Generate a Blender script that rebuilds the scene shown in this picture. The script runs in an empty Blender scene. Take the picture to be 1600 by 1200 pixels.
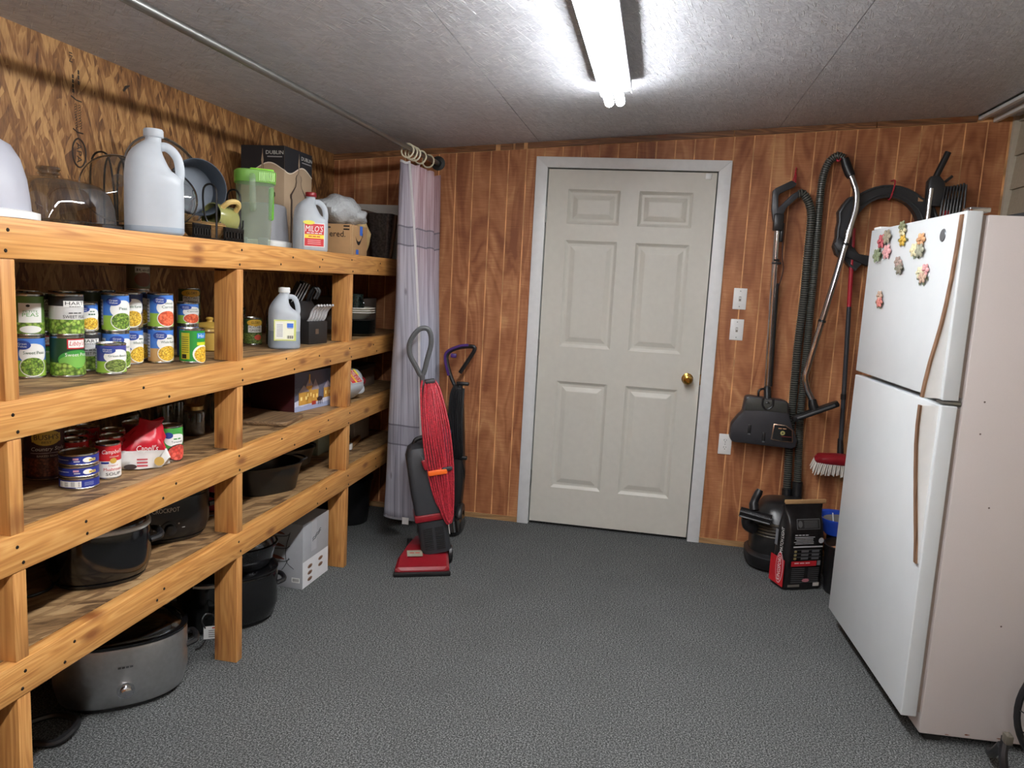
import bpy, bmesh, math, random
from mathutils import Matrix, Vector, Euler

SC = bpy.context.scene
COL = SC.collection
PI = math.pi
R = math.radians

# ---------------------------------------------------------------- camera
cam_data = bpy.data.cameras.new('camera')
cam_data.sensor_fit = 'HORIZONTAL'
cam_data.sensor_width = 36.0
cam_data.lens = 1179.09 / 1600 * 36.0
cam_data.clip_start = 0.02
cam = bpy.data.objects.new('camera', cam_data)
COL.objects.link(cam)
_r = Vector((0.98055706, 0.18921028, 0.05203202))
_u = Vector((-0.07642988, 0.12402584, 0.98933112))
_f = Vector((-0.1807383, 0.97407241, -0.13607573))
cam.matrix_world = Matrix(((_r.x, _u.x, -_f.x, 0), (_r.y, _u.y, -_f.y, 0), (_r.z, _u.z, -_f.z, 1.4238), (0, 0, 0, 1)))
SC.camera = cam

# ---------------------------------------------------------------- world, exposure
world = bpy.data.worlds.new('world')
SC.world = world
world.use_nodes = True
world.node_tree.nodes['Background'].inputs[0].default_value = (0.75, 0.85, 1.0, 1)
world.node_tree.nodes['Background'].inputs[1].default_value = 0.3
SC.view_settings.view_transform = 'Standard'
SC.view_settings.look = 'None'
SC.view_settings.gamma = 1.0
SC.view_settings.use_curve_mapping = False
SC.view_settings.exposure = 0.34
TUBE_POWER = 60.0          # emission strength of the fluorescent tubes

# ---------------------------------------------------------------- material helpers
def lin(c):
    c = c / 255.0
    return c / 12.92 if c <= 0.04045 else ((c + 0.055) / 1.055) ** 2.4
def rgb(r, g, b):
    return (lin(r), lin(g), lin(b), 1.0)

MATS = {}
def new_mat(name):
    m = bpy.data.materials.new(name)
    m.use_nodes = True
    nt = m.node_tree
    nt.nodes.clear()
    out = nt.nodes.new('ShaderNodeOutputMaterial')
    bs = nt.nodes.new('ShaderNodeBsdfPrincipled')
    nt.links.new(bs.outputs[0], out.inputs[0])
    MATS[name] = m
    return m, nt, bs, out
def N(nt, t, **kw):
    n = nt.nodes.new(t)
    for k, v in kw.items():
        if k.startswith('i_'):
            key = k[2:]
            n.inputs[int(key) if key.isdigit() else key.replace('_', ' ')].default_value = v
        else:
            setattr(n, k, v)
    return n
def L(nt, a, b):
    nt.links.new(a, b)
def ramp(nt, stops, fac=None):
    n = nt.nodes.new('ShaderNodeValToRGB')
    e = n.color_ramp.elements
    while len(e) < len(stops):
        e.new(0.5)
    for i, (p, c) in enumerate(stops):
        e[i].position = p
        e[i].color = c
    if fac is not None:
        L(nt, fac, n.inputs[0])
    return n
def math_n(nt, op, a, b=None):
    n = nt.nodes.new('ShaderNodeMath')
    n.operation = op
    for i, x in enumerate((a, b)):
        if x is None:
            continue
        if isinstance(x, (int, float)):
            n.inputs[i].default_value = x
        else:
            L(nt, x, n.inputs[i])
    return n.outputs[0]
def mixc(nt, fac, a, b, blend='MIX'):
    n = nt.nodes.new('ShaderNodeMix')
    n.data_type = 'RGBA'
    n.blend_type = blend
    for sock, x in ((n.inputs[0], fac), (n.inputs[6], a), (n.inputs[7], b)):
        if isinstance(x, (int, float)):
            sock.default_value = x
        elif isinstance(x, tuple):
            sock.default_value = x
        else:
            L(nt, x, sock)
    return n.outputs[2]
def bump(nt, bs, height, strength=0.3, dist=0.002):
    b = N(nt, 'ShaderNodeBump', i_Strength=strength, i_Distance=dist)
    L(nt, height, b.inputs['Height'])
    L(nt, b.outputs[0], bs.inputs['Normal'])
    return b
def pos(nt, scale=(1, 1, 1), rot=(0, 0, 0), loc=(0, 0, 0)):
    g = nt.nodes.new('ShaderNodeNewGeometry')
    mp = nt.nodes.new('ShaderNodeMapping')
    mp.inputs['Location'].default_value = loc
    mp.inputs['Rotation'].default_value = rot
    mp.inputs['Scale'].default_value = scale
    L(nt, g.outputs['Position'], mp.inputs['Vector'])
    return mp.outputs[0]

def P(name, c, rough=0.5, metal=0.0, var=0.06, vscale=30, coat=0.0, spec=0.5, bumpy=0.0):
    """plain coloured material with a little procedural mottling"""
    if name in MATS:
        return MATS[name]
    m, nt, bs, out = new_mat(name)
    col = rgb(*c)
    n = N(nt, 'ShaderNodeTexNoise', i_Scale=vscale, i_Detail=3.0)
    tc = nt.nodes.new('ShaderNodeNewGeometry')
    L(nt, tc.outputs['Position'], n.inputs['Vector'])
    lo = tuple(max(0, x * (1 - var)) for x in col[:3]) + (1,)
    hi = tuple(min(1, x * (1 + var)) for x in col[:3]) + (1,)
    rp = ramp(nt, [(0.3, lo), (0.7, hi)], n.outputs[0])
    L(nt, rp.outputs[0], bs.inputs['Base Color'])
    bs.inputs['Roughness'].default_value = rough
    bs.inputs['Metallic'].default_value = metal
    bs.inputs['Specular IOR Level'].default_value = spec
    if coat:
        bs.inputs['Coat Weight'].default_value = coat
        bs.inputs['Coat Roughness'].default_value = 0.1
    if bumpy:
        bump(nt, bs, n.outputs[0], bumpy, 0.002)
    return m
def K(r, g, b, rough=0.45):
    """flat printed ink / plastic colour"""
    return P('ink_%d_%d_%d_%d' % (r, g, b, int(rough * 100)), (r, g, b), rough, var=0.03)

def pos2(nt, axis, scale=(1, 1), rot=0.0, loc=(0, 0)):
    """2D coordinates in the plane whose normal is axis"""
    g = nt.nodes.new('ShaderNodeNewGeometry')
    sp = nt.nodes.new('ShaderNodeSeparateXYZ'); L(nt, g.outputs['Position'], sp.inputs[0])
    cb = nt.nodes.new('ShaderNodeCombineXYZ')
    i, j = {'x': (1, 2), 'y': (0, 2), 'z': (0, 1)}[axis]
    L(nt, sp.outputs[i], cb.inputs[0]); L(nt, sp.outputs[j], cb.inputs[1])
    mp = nt.nodes.new('ShaderNodeMapping')
    mp.inputs['Rotation'].default_value = (0, 0, rot)
    mp.inputs['Location'].default_value = (loc[0], loc[1], 0)
    L(nt, cb.outputs[0], mp.inputs[0])
    m2 = nt.nodes.new('ShaderNodeVectorMath'); m2.operation = 'MULTIPLY'
    m2.inputs[1].default_value = (scale[0], scale[1], 0)
    L(nt, mp.outputs[0], m2.inputs[0])
    return m2.outputs[0]
def noise2(nt, vec, scale=1.0, detail=2.0, rough=0.5, dist=0.0):
    n = N(nt, 'ShaderNodeTexNoise', noise_dimensions='2D', i_Scale=scale, i_Detail=detail, i_Roughness=rough, i_Distortion=dist)
    L(nt, vec, n.inputs['Vector'])
    return n

def osb(name, axis, dark, mid, light, rough, paint=None, along=7, across=42, bstr=0.4, twist=0.0, dist=0.004):
    """strand board: three layers of long flakes lying at different angles"""
    m, nt, bs, out = new_mat(name)
    wobv = noise2(nt, pos2(nt, axis, (9, 9)), 1.0, 1.0)
    vals = []
    for i, a in enumerate((0.05, 0.5, -0.38)):
        v = pos2(nt, axis, (across * (1 + .25 * i), along * (1 + .2 * i)), a + twist, (1.7 * i + .3, 2.3 * i))
        ad = N(nt, 'ShaderNodeVectorMath', operation='MULTIPLY_ADD')
        L(nt, wobv.outputs['Color'], ad.inputs[0])
        ad.inputs[1].default_value = (0.7, 0.5, 0)
        L(nt, v, ad.inputs[2])
        vo = N(nt, 'ShaderNodeTexVoronoi', voronoi_dimensions='2D', i_Scale=1.0)
        L(nt, ad.outputs[0], vo.inputs['Vector'])
        sep = nt.nodes.new('ShaderNodeSeparateColor')
        L(nt, vo.outputs['Color'], sep.inputs[0])
        vals.append((sep.outputs[0], sep.outputs[1]))
    cur = vals[0][0]
    for r0, g0 in vals[1:]:
        msk = math_n(nt, 'GREATER_THAN', g0, 0.55)
        mx = nt.nodes.new('ShaderNodeMix')
        L(nt, msk, mx.inputs[0]); L(nt, cur, mx.inputs[2]); L(nt, r0, mx.inputs[3])
        cur = mx.outputs[0]
    fib = noise2(nt, pos2(nt, axis, (150, 26), .05 + twist), 1.0, 3.0)
    big = noise2(nt, pos2(nt, axis, (1, 1)), 5.0, 2.0)
    h = math_n(nt, 'ADD', math_n(nt, 'MULTIPLY', cur, 0.55), math_n(nt, 'MULTIPLY', fib.outputs[0], 0.5))
    if paint is None:
        h2 = math_n(nt, 'ADD', h, math_n(nt, 'MULTIPLY', math_n(nt, 'SUBTRACT', big.outputs[0], 0.5), 0.6))
        rp = ramp(nt, [(0.15, dark), (0.48, mid), (0.86, light)], h2)
        L(nt, rp.outputs[0], bs.inputs['Base Color'])
    else:
        st = None
        for i, a in enumerate((0.2, 1.25, -0.8)):
            q = noise2(nt, pos2(nt, axis, (150 + 30 * i, 11), a, (3.1 * i, 1.9 * i)), 1.0, 1.0)
            e = ramp(nt, [(0.66, (0, 0, 0, 1)), (0.76, (1, 1, 1, 1))], q.outputs[0]).outputs[0]
            st = e if st is None else math_n(nt, 'MAXIMUM', st, e)
        c0 = mixc(nt, math_n(nt, 'MULTIPLY', h, 0.6), paint[0], paint[1])
        L(nt, mixc(nt, math_n(nt, 'MULTIPLY', st, 0.75), c0, rgb(252, 252, 254)), bs.inputs['Base Color'])
        h = math_n(nt, 'ADD', h, math_n(nt, 'MULTIPLY', st, 0.7))
    bs.inputs['Roughness'].default_value = rough
    bump(nt, bs, h, bstr, dist)
    return m

def wood(name, axis, dark, mid, light, rough=0.5, knots=True, scale=1.0, coat=0.15):
    """sawn pine: rings stretched along one axis, with knots"""
    m, nt, bs, out = new_mat(name)
    s = [17 * scale] * 3
    ai = 'xyz'.index(axis)
    s[ai] = 1.1 * scale
    v = pos(nt, tuple(s), (0.05, 0.03, 0.04))
    n1 = N(nt, 'ShaderNodeTexNoise', i_Scale=1.0, i_Detail=2.0, i_Distortion=0.6)
    L(nt, v, n1.inputs['Vector'])
    rings = math_n(nt, 'SINE', math_n(nt, 'MULTIPLY', n1.outputs[0], 72.0))
    rings = math_n(nt, 'ADD', math_n(nt, 'MULTIPLY', rings, 0.5), 0.5)
    s2 = [160 * scale] * 3
    s2[ai] = 4 * scale
    n2 = N(nt, 'ShaderNodeTexNoise', i_Scale=1.0, i_Detail=3.0)
    L(nt, pos(nt, tuple(s2)), n2.inputs['Vector'])
    big = N(nt, 'ShaderNodeTexNoise', i_Scale=2.5, i_Detail=2.0)
    L(nt, pos(nt), big.inputs['Vector'])
    f = math_n(nt, 'ADD', math_n(nt, 'MULTIPLY', rings, 0.20), math_n(nt, 'MULTIPLY', n2.outputs[0], 0.60))
    f = math_n(nt, 'ADD', f, math_n(nt, 'MULTIPLY', big.outputs[0], 0.22))
    rp = ramp(nt, [(0.25, dark), (0.52, mid), (0.78, light)], f)
    col = rp.outputs[0]
    if knots:
        pl = {'y': 'x', 'z': 'y', 'x': 'y'}[axis]
        sc = (4.2, 11.0) if axis in 'yx' else (11.0, 4.2)
        vo = N(nt, 'ShaderNodeTexVoronoi', voronoi_dimensions='2D', i_Scale=1.0)
        L(nt, pos2(nt, pl, sc), vo.inputs['Vector'])
        sep = nt.nodes.new('ShaderNodeSeparateColor')
        L(nt, vo.outputs['Color'], sep.inputs[0])
        kn = ramp(nt, [(0.06, (1, 1, 1, 1)), (0.20, (0, 0, 0, 1))], vo.outputs['Distance'])
        on = math_n(nt, 'GREATER_THAN', sep.outputs[0], 0.72)
        fac = math_n(nt, 'MULTIPLY', math_n(nt, 'MULTIPLY', kn.outputs[0], on), 0.8)
        col = mixc(nt, fac, col, rgb(120, 62, 28))
    L(nt, col, bs.inputs['Base Color'])
    bs.inputs['Roughness'].default_value = rough
    bs.inputs['Coat Weight'].default_value = coat
    bs.inputs['Coat Roughness'].default_value = 0.35
    bump(nt, bs, f, 0.12, 0.002)
    return m

def glass(name, tint=(235, 240, 238), gloss=0.9):
    m, nt, bs, out = new_mat(name)
    nt.nodes.remove(bs)
    tr = N(nt, 'ShaderNodeBsdfTransparent'); tr.inputs[0].default_value = rgb(*tint)
    gl = N(nt, 'ShaderNodeBsdfGlossy'); gl.inputs['Roughness'].default_value = 0.04
    gl.inputs[0].default_value = (gloss, gloss, gloss, 1)
    lw = N(nt, 'ShaderNodeLayerWeight', i_Blend=0.22)
    no = N(nt, 'ShaderNodeTexNoise', i_Scale=8.0)
    fac = math_n(nt, 'ADD', math_n(nt, 'MULTIPLY', lw.outputs['Facing'], 0.75), math_n(nt, 'MULTIPLY', no.outputs[0], 0.08))
    mx = N(nt, 'ShaderNodeMixShader')
    L(nt, fac, mx.inputs[0]); L(nt, tr.outputs[0], mx.inputs[1]); L(nt, gl.outputs[0], mx.inputs[2])
    L(nt, mx.outputs[0], out.inputs[0])
    return m

def milky(name, c, trans=0.45, rough=0.35, clear=0.0):
    """translucent moulded plastic"""
    m, nt, bs, out = new_mat(name)
    no = N(nt, 'ShaderNodeTexNoise', i_Scale=18.0)
    g = nt.nodes.new('ShaderNodeNewGeometry'); L(nt, g.outputs['Position'], no.inputs['Vector'])
    col = rgb(*c)
    rp = ramp(nt, [(0.3, tuple(x * 0.95 for x in col[:3]) + (1,)), (0.7, col)], no.outputs[0])
    L(nt, rp.outputs[0], bs.inputs['Base Color'])
    bs.inputs['Roughness'].default_value = rough
    t = N(nt, 'ShaderNodeBsdfTranslucent')
    L(nt, rp.outputs[0], t.inputs[0])
    mx = N(nt, 'ShaderNodeMixShader'); mx.inputs[0].default_value = trans
    L(nt, bs.outputs[0], mx.inputs[1]); L(nt, t.outputs[0], mx.inputs[2])
    last = mx
    if clear:
        tp = N(nt, 'ShaderNodeBsdfTransparent'); tp.inputs[0].default_value = rgb(*[min(255, x + 20) for x in c])
        m2 = N(nt, 'ShaderNodeMixShader'); m2.inputs[0].default_value = clear
        L(nt, mx.outputs[0], m2.inputs[1]); L(nt, tp.outputs[0], m2.inputs[2])
        last = m2
    L(nt, last.outputs[0], out.inputs[0])
    return m

def cells(name, c1, c2, scale=260, gap=(20, 25, 10), rough=0.4, stretch=(1, 1, 1)):
    """printed photo of peas, corn, carrots ..."""
    m, nt, bs, out = new_mat(name)
    vo = N(nt, 'ShaderNodeTexVoronoi', i_Scale=scale)
    L(nt, pos(nt, stretch), vo.inputs['Vector'])
    sep = nt.nodes.new('ShaderNodeSeparateColor'); L(nt, vo.outputs['Color'], sep.inputs[0])
    base = mixc(nt, sep.outputs[0], rgb(*c1), rgb(*c2))
    e = ramp(nt, [(0.35, (0, 0, 0, 1)), (0.75, (1, 1, 1, 1))], vo.outputs['Distance'])
    L(nt, mixc(nt, math_n(nt, 'MULTIPLY', e.outputs[0], 0.75), base, rgb(*gap)), bs.inputs['Base Color'])
    bs.inputs['Roughness'].default_value = rough
    return m

def emission(name, c, s):
    m, nt, bs, out = new_mat(name)
    bs.inputs['Base Color'].default_value = (0.9, 0.9, 0.9, 1)
    bs.inputs['Emission Color'].default_value = c
    bs.inputs['Emission Strength'].default_value = s
    return m

# ---------------------------------------------------------------- surface materials
OSB_WALL = osb('osb_wall', 'x', rgb(84, 52, 28), rgb(138, 94, 52), rgb(190, 146, 92), 0.55, along=6, across=48)
OSB_DECK = osb('osb_deck', 'z', rgb(78, 54, 32), rgb(138, 106, 70), rgb(176, 144, 102), 0.6, across=34, along=6, twist=0.6)
CEIL = osb('painted_osb', 'z', None, None, None, 0.36, paint=(rgb(182, 185, 193), rgb(240, 243, 249)), along=9, across=60, bstr=1.0, twist=0.5, dist=0.007)
PINE_Y = wood('pine_along_shelf', 'y', rgb(168, 108, 50), rgb(203, 145, 78), rgb(222, 172, 106))
PINE_Z = wood('pine_upright', 'z', rgb(158, 100, 50), rgb(194, 136, 74), rgb(214, 162, 98))
PINE_X = wood('pine_cross', 'x', rgb(150, 94, 44), rgb(186, 128, 66), rgb(206, 156, 94))
BEAM = wood('dark_beam', 'x', rgb(70, 42, 24), rgb(122, 80, 48), rgb(164, 116, 74), knots=True, coat=0)

def plywood():
    m, nt, bs, out = new_mat('stained_plywood')
    n1 = noise2(nt, pos2(nt, 'y', (5.0, 1.1)), 1.0, 2.0, dist=1.2)
    rings = math_n(nt, 'SINE', math_n(nt, 'MULTIPLY', n1.outputs[0], 30.0))
    rings = math_n(nt, 'ADD', math_n(nt, 'MULTIPLY', rings, 0.5), 0.5)
    blo = noise2(nt, pos2(nt, 'y', (8, 2.6), 0, (3.3, 1.2)), 1.0, 4.0, dist=0.6)
    fine = noise2(nt, pos2(nt, 'y', (10, 170)), 1.0, 3.0)
    f = math_n(nt, 'ADD', math_n(nt, 'MULTIPLY', rings, 0.15), math_n(nt, 'MULTIPLY', blo.outputs[0], 0.62))
    f = math_n(nt, 'ADD', f, math_n(nt, 'MULTIPLY', fine.outputs[0], 0.24))
    rp = ramp(nt, [(0.32, rgb(136, 83, 54)), (0.47, rgb(162, 104, 68)), (0.6, rgb(180, 122, 82)), (0.74, rgb(202, 152, 106))], f)
    L(nt, rp.outputs[0], bs.inputs['Base Color'])
    bs.inputs['Roughness'].default_value = 0.5
    bs.inputs['Specular IOR Level'].default_value = 0.35
    bump(nt, bs, f, 0.1, 0.002)
    return m
PLY = plywood()
GROOVE = P('raw_groove', (216, 164, 110), .6, vscale=9, var=.4)

def carpet():
    m, nt, bs, out = new_mat('grey_carpet')
    n1 = noise2(nt, pos2(nt, 'z'), 300.0, 2.0, 0.7)
    n2 = noise2(nt, pos2(nt, 'z'), 4.0, 2.0)
    n3 = noise2(nt, pos2(nt, 'z'), 165.0, 1.0)
    f = math_n(nt, 'ADD', math_n(nt, 'MULTIPLY', n1.outputs[0], 0.62), math_n(nt, 'MULTIPLY', n3.outputs[0], 0.38))
    rp = ramp(nt, [(0.36, rgb(36, 37, 37)), (0.5, rgb(82, 84, 84)), (0.64, rgb(150, 152, 151))], f)
    c = mixc(nt, math_n(nt, 'MULTIPLY', n2.outputs[0], 0.35), rp.outputs[0], rgb(66, 68, 67))
    L(nt, c, bs.inputs['Base Color'])
    bs.inputs['Roughness'].default_value = 0.95
    bs.inputs['Specular IOR Level'].default_value = 0.1
    bump(nt, bs, f, 0.35, 0.002)
    return m
CARPET = carpet()

WHITE_TRIM = P('white_trim', (226, 228, 228), 0.4, var=0.03)
DOOR_PAINT = P('door_paint', (208, 206, 196), 0.42, var=0.02)
BRASS = P('brass', (196, 152, 70), 0.22, 1.0)
STEEL = P('galvanised_steel', (150, 152, 150), 0.38, 1.0)
CHROME = P('chrome', (205, 205, 208), 0.12, 1.0, var=0.01)
TIN = P('tin', (190, 190, 188), 0.25, 1.0)
BRUSHED = P('brushed_steel', (206, 206, 206), 0.36, 1.0, vscale=60)
BLK = P('black_plastic', (26, 26, 28), 0.38)
BLK_GLOSS = P('black_enamel', (14, 14, 16), 0.14, coat=0.4)
BLK_MATT = P('black_matt', (24, 24, 25), 0.7)
DGREY = P('dark_grey_plastic', (50, 52, 56), 0.5)
MGREY = P('mid_grey_plastic', (84, 86, 88), 0.45)
RED_PL = P('red_plastic', (134, 24, 34), 0.3)
RED_CORD = P('red_cord', (176, 42, 56), 0.55, var=.45, vscale=140)
ORANGE = P('orange_clip', (250, 110, 30), 0.4)
PURPLE = P('purple_plastic', (74, 40, 112), 0.35)
WHITE_PL = P('white_plastic', (236, 237, 235), 0.35, var=0.02)
FRIDGE_W = P('fridge_enamel', (208, 213, 215), 0.3, var=0.015, vscale=12)
FRIDGE_S = P('fridge_side', (200, 192, 188), 0.42, var=0.02, vscale=500, bumpy=0.04)
BROWN_TRIM = wood('woodgrain_strip', 'z', rgb(84, 58, 40), rgb(122, 90, 66), rgb(150, 116, 88), knots=False)
CARDBOARD = P('cardboard', (178, 140, 98), 0.75, var=0.05)
GLASS = glass('clear_glass')
GLASS_D = glass('smoky_glass', (214, 214, 210))
GLASS_G = glass('clear_plastic', (232, 236, 240))
HDPE = milky('milk_jug_plastic', (222, 228, 234), 0.42)
HDPE_L = milky('milk_jug_liquid', (176, 190, 204), 0.3)
HDPE_C = milky('frosted_box', (196, 198, 204), 0.4, clear=0.25)
LILAC = milky('lilac_dome', (204, 206, 216), 0.35)
BUBBLE_M = milky('bubble_wrap', (214, 218, 220), 0.45, 0.2, clear=0.3)
GREEN_LID = P('lime_plastic', (140, 220, 60), 0.3)
PITCH = milky('pitcher_plastic', (214, 222, 210), 0.4, 0.2, clear=0.72)
PEAS = cells('peas_print', (96, 140, 40), (176, 206, 96), 110, (34, 52, 14))
PEAS_S = cells('small_peas_print', (84, 128, 40), (160, 190, 80), 200, (30, 46, 14))
CORN = cells('corn_print', (226, 176, 30), (250, 220, 96), 230, (150, 100, 16))
CARROT = cells('carrot_print', (226, 92, 50), (248, 136, 96), 130, (176, 48, 26))
BEANS = cells('bean_print', (90, 116, 50), (150, 170, 88), 150, (40, 50, 20), stretch=(1, 1, 2.2))
BAKED = cells('baked_bean_print', (96, 48, 36), (140, 78, 56), 150, (40, 18, 14))
TOMATO = cells('tomato_print', (216, 66, 56), (244, 130, 110), 90, (150, 30, 28))

# ---------------------------------------------------------------- mesh helpers
def g_box(c, s, bev=0.0, seg=2):
    bm = bmesh.new()
    bmesh.ops.create_cube(bm, size=1.0)
    for v in bm.verts:
        v.co = Vector((v.co.x * s[0], v.co.y * s[1], v.co.z * s[2]))
    if bev > 0:
        bmesh.ops.bevel(bm, geom=list(bm.edges), offset=min(bev, min(s) * 0.49), segments=seg, profile=0.5, affect='EDGES')
    vs = [tuple(v.co + Vector(c)) for v in bm.verts]
    bm.verts.index_update()
    fs = [[v.index for v in f.verts] for f in bm.faces]
    bm.free()
    return vs, fs
def g_lathe(prof, seg=24, sx=1.0, sy=1.0, c=(0, 0, 0)):
    vs, fs = [], []
    rings = []
    for r, z in prof:
        if r < 1e-6:
            rings.append([len(vs)])
            vs.append((c[0], c[1], c[2] + z))
        else:
            ids = []
            for i in range(seg):
                a = 2 * PI * i / seg
                ids.append(len(vs))
                vs.append((c[0] + r * sx * math.cos(a), c[1] + r * sy * math.sin(a), c[2] + z))
            rings.append(ids)
    for A, B in zip(rings, rings[1:]):
        for i in range(seg):
            j = (i + 1) % seg
            if len(A) == 1 and len(B) == 1:
                continue
            if len(A) == 1:
                fs.append([A[0], B[j], B[i]])
            elif len(B) == 1:
                fs.append([A[i], A[j], B[0]])
            else:
                fs.append([A[i], A[j], B[j], B[i]])
    return vs, fs
def g_loft(secs, cap=True, closed_ring=False):
    vs, fs = [], []
    n = len(secs[0])
    for s in secs:
        vs += [tuple(p) for p in s]
    m = len(secs)
    for k in range(m if closed_ring else m - 1):
        k2 = (k + 1) % m
        for i in range(n):
            j = (i + 1) % n
            fs.append([k * n + i, k * n + j, k2 * n + j, k2 * n + i])
    if cap and not closed_ring:
        fs.append(list(range(n))[::-1])
        fs.append([(m - 1) * n + i for i in range(n)])
    return vs, fs
def cat(pts, n=6, closed=False):
    """Catmull-Rom through the points"""
    pts = [Vector(p) for p in pts]
    out = []
    m = len(pts)
    rng = range(m) if closed else range(m - 1)
    for i in rng:
        p0 = pts[(i - 1) % m] if closed or i > 0 else pts[0] * 2 - pts[1]
        p1 = pts[i]
        p2 = pts[(i + 1) % m]
        p3 = pts[(i + 2) % m] if closed or i + 2 < m else pts[-1] * 2 - pts[-2]
        for k in range(n):
            t = k / n
            out.append(0.5 * ((2 * p1) + (-p0 + p2) * t + (2 * p0 - 5 * p1 + 4 * p2 - p3) * t * t + (-p0 + 3 * p1 - 3 * p2 + p3) * t ** 3))
    if not closed:
        out.append(pts[-1])
    return out
def g_tube(pts, r, seg=8, closed=False, flat=1.0):
    pts = [Vector(p) for p in pts]
    n = len(pts)
    rad = r if isinstance(r, (list, tuple)) else [r] * n
    t0 = (pts[1] - pts[0]).normalized()
    ref = Vector((0, 0, 1)) if abs(t0.z) < 0.9 else Vector((1, 0, 0))
    nrm = t0.cross(ref).normalized()
    secs = []
    for i in range(n):
        if closed:
            t = (pts[(i + 1) % n] - pts[i - 1]).normalized()
        else:
            t = (pts[min(i + 1, n - 1)] - pts[max(i - 1, 0)]).normalized()
        nrm = (nrm - t * nrm.dot(t)).normalized()
        b = t.cross(nrm)
        secs.append([pts[i] + (nrm * math.cos(2 * PI * k / seg) + b * math.sin(2 * PI * k / seg) * flat) * rad[i] for k in range(seg)])
    return g_loft(secs, cap=True, closed_ring=closed)
def g_prism(poly, a0, a1, axis='y', bev=0.0):
    """polygon (2D) extruded between a0 and a1 along axis. 2D coords are the other two axes in xyz order"""
    def p3(p, a):
        if axis == 'x':
            return (a, p[0], p[1])
        if axis == 'y':
            return (p[0], a, p[1])
        return (p[0], p[1], a)
    n = len(poly)
    if bev <= 0:
        vs = [p3(p, a0) for p in poly] + [p3(p, a1) for p in poly]
        fs = [list(range(n))[::-1], [n + i for i in range(n)]] + [[i, (i + 1) % n, n + (i + 1) % n, n + i] for i in range(n)]
        return vs, fs
    bm = bmesh.new()
    A = [bm.verts.new(p3(p, a0)) for p in poly]
    B = [bm.verts.new(p3(p, a1)) for p in poly]
    bm.faces.new(A[::-1]); bm.faces.new(B)
    for i in range(n):
        bm.faces.new([A[i], A[(i + 1) % n], B[(i + 1) % n], B[i]])
    bmesh.ops.recalc_face_normals(bm, faces=list(bm.faces))
    bmesh.ops.bevel(bm, geom=list(bm.edges), offset=bev, segments=2, profile=0.5, affect='EDGES')
    bm.verts.index_update()
    vs = [tuple(v.co) for v in bm.verts]
    fs = [[v.index for v in f.verts] for f in bm.faces]
    bm.free()
    return vs, fs
def sel(a, b, n=4.0, seg=28, cx=0.0, cy=0.0, z=0.0):
    """superellipse loop"""
    out = []
    for i in range(seg):
        t = 2 * PI * i / seg
        c, s = math.cos(t), math.sin(t)
        out.append((cx + a * math.copysign(abs(c) ** (2 / n), c), cy + b * math.copysign(abs(s) ** (2 / n), s), z))
    return out

_TXT = {}
def text_geo(s):
    if s in _TXT:
        return _TXT[s]
    cu = bpy.data.curves.new('t', 'FONT')
    cu.body = s
    cu.size = 1.0
    cu.resolution_u = 2
    ob = bpy.data.objects.new('t', cu)
    me = ob.to_mesh()
    vs = [(v.co.x, v.co.y) for v in me.vertices]
    fs = [list(p.vertices) for p in me.polygons]
    ob.to_mesh_clear()
    bpy.data.objects.remove(ob)
    bpy.data.curves.remove(cu)
    if vs:
        x0 = min(v[0] for v in vs); x1 = max(v[0] for v in vs)
        y0 = min(v[1] for v in vs); y1 = max(v[1] for v in vs)
        vs = [(x - (x0 + x1) / 2, y - (y0 + y1) / 2) for x, y in vs]
        _TXT[s] = (vs, fs, x1 - x0, y1 - y0)
    else:
        _TXT[s] = ([], [], 1, 1)
    return _TXT[s]

def plane_map(o, ux, uy):
    o, ux, uy = Vector(o), Vector(ux).normalized(), Vector(uy).normalized()
    n = ux.cross(uy)
    return lambda u, v, k=1: tuple(o + ux * u + uy * v + n * (0.0005 * k))
def cyl_map(r, ang, z0=0.0, c=(0, 0), sx=1.0, sy=1.0):
    def f(u, v, k=1):
        a = ang + u / r
        rr = r + 0.0004 * k
        return (c[0] + rr * sx * math.cos(a), c[1] + rr * sy * math.sin(a), z0 + v)
    return f

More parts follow.
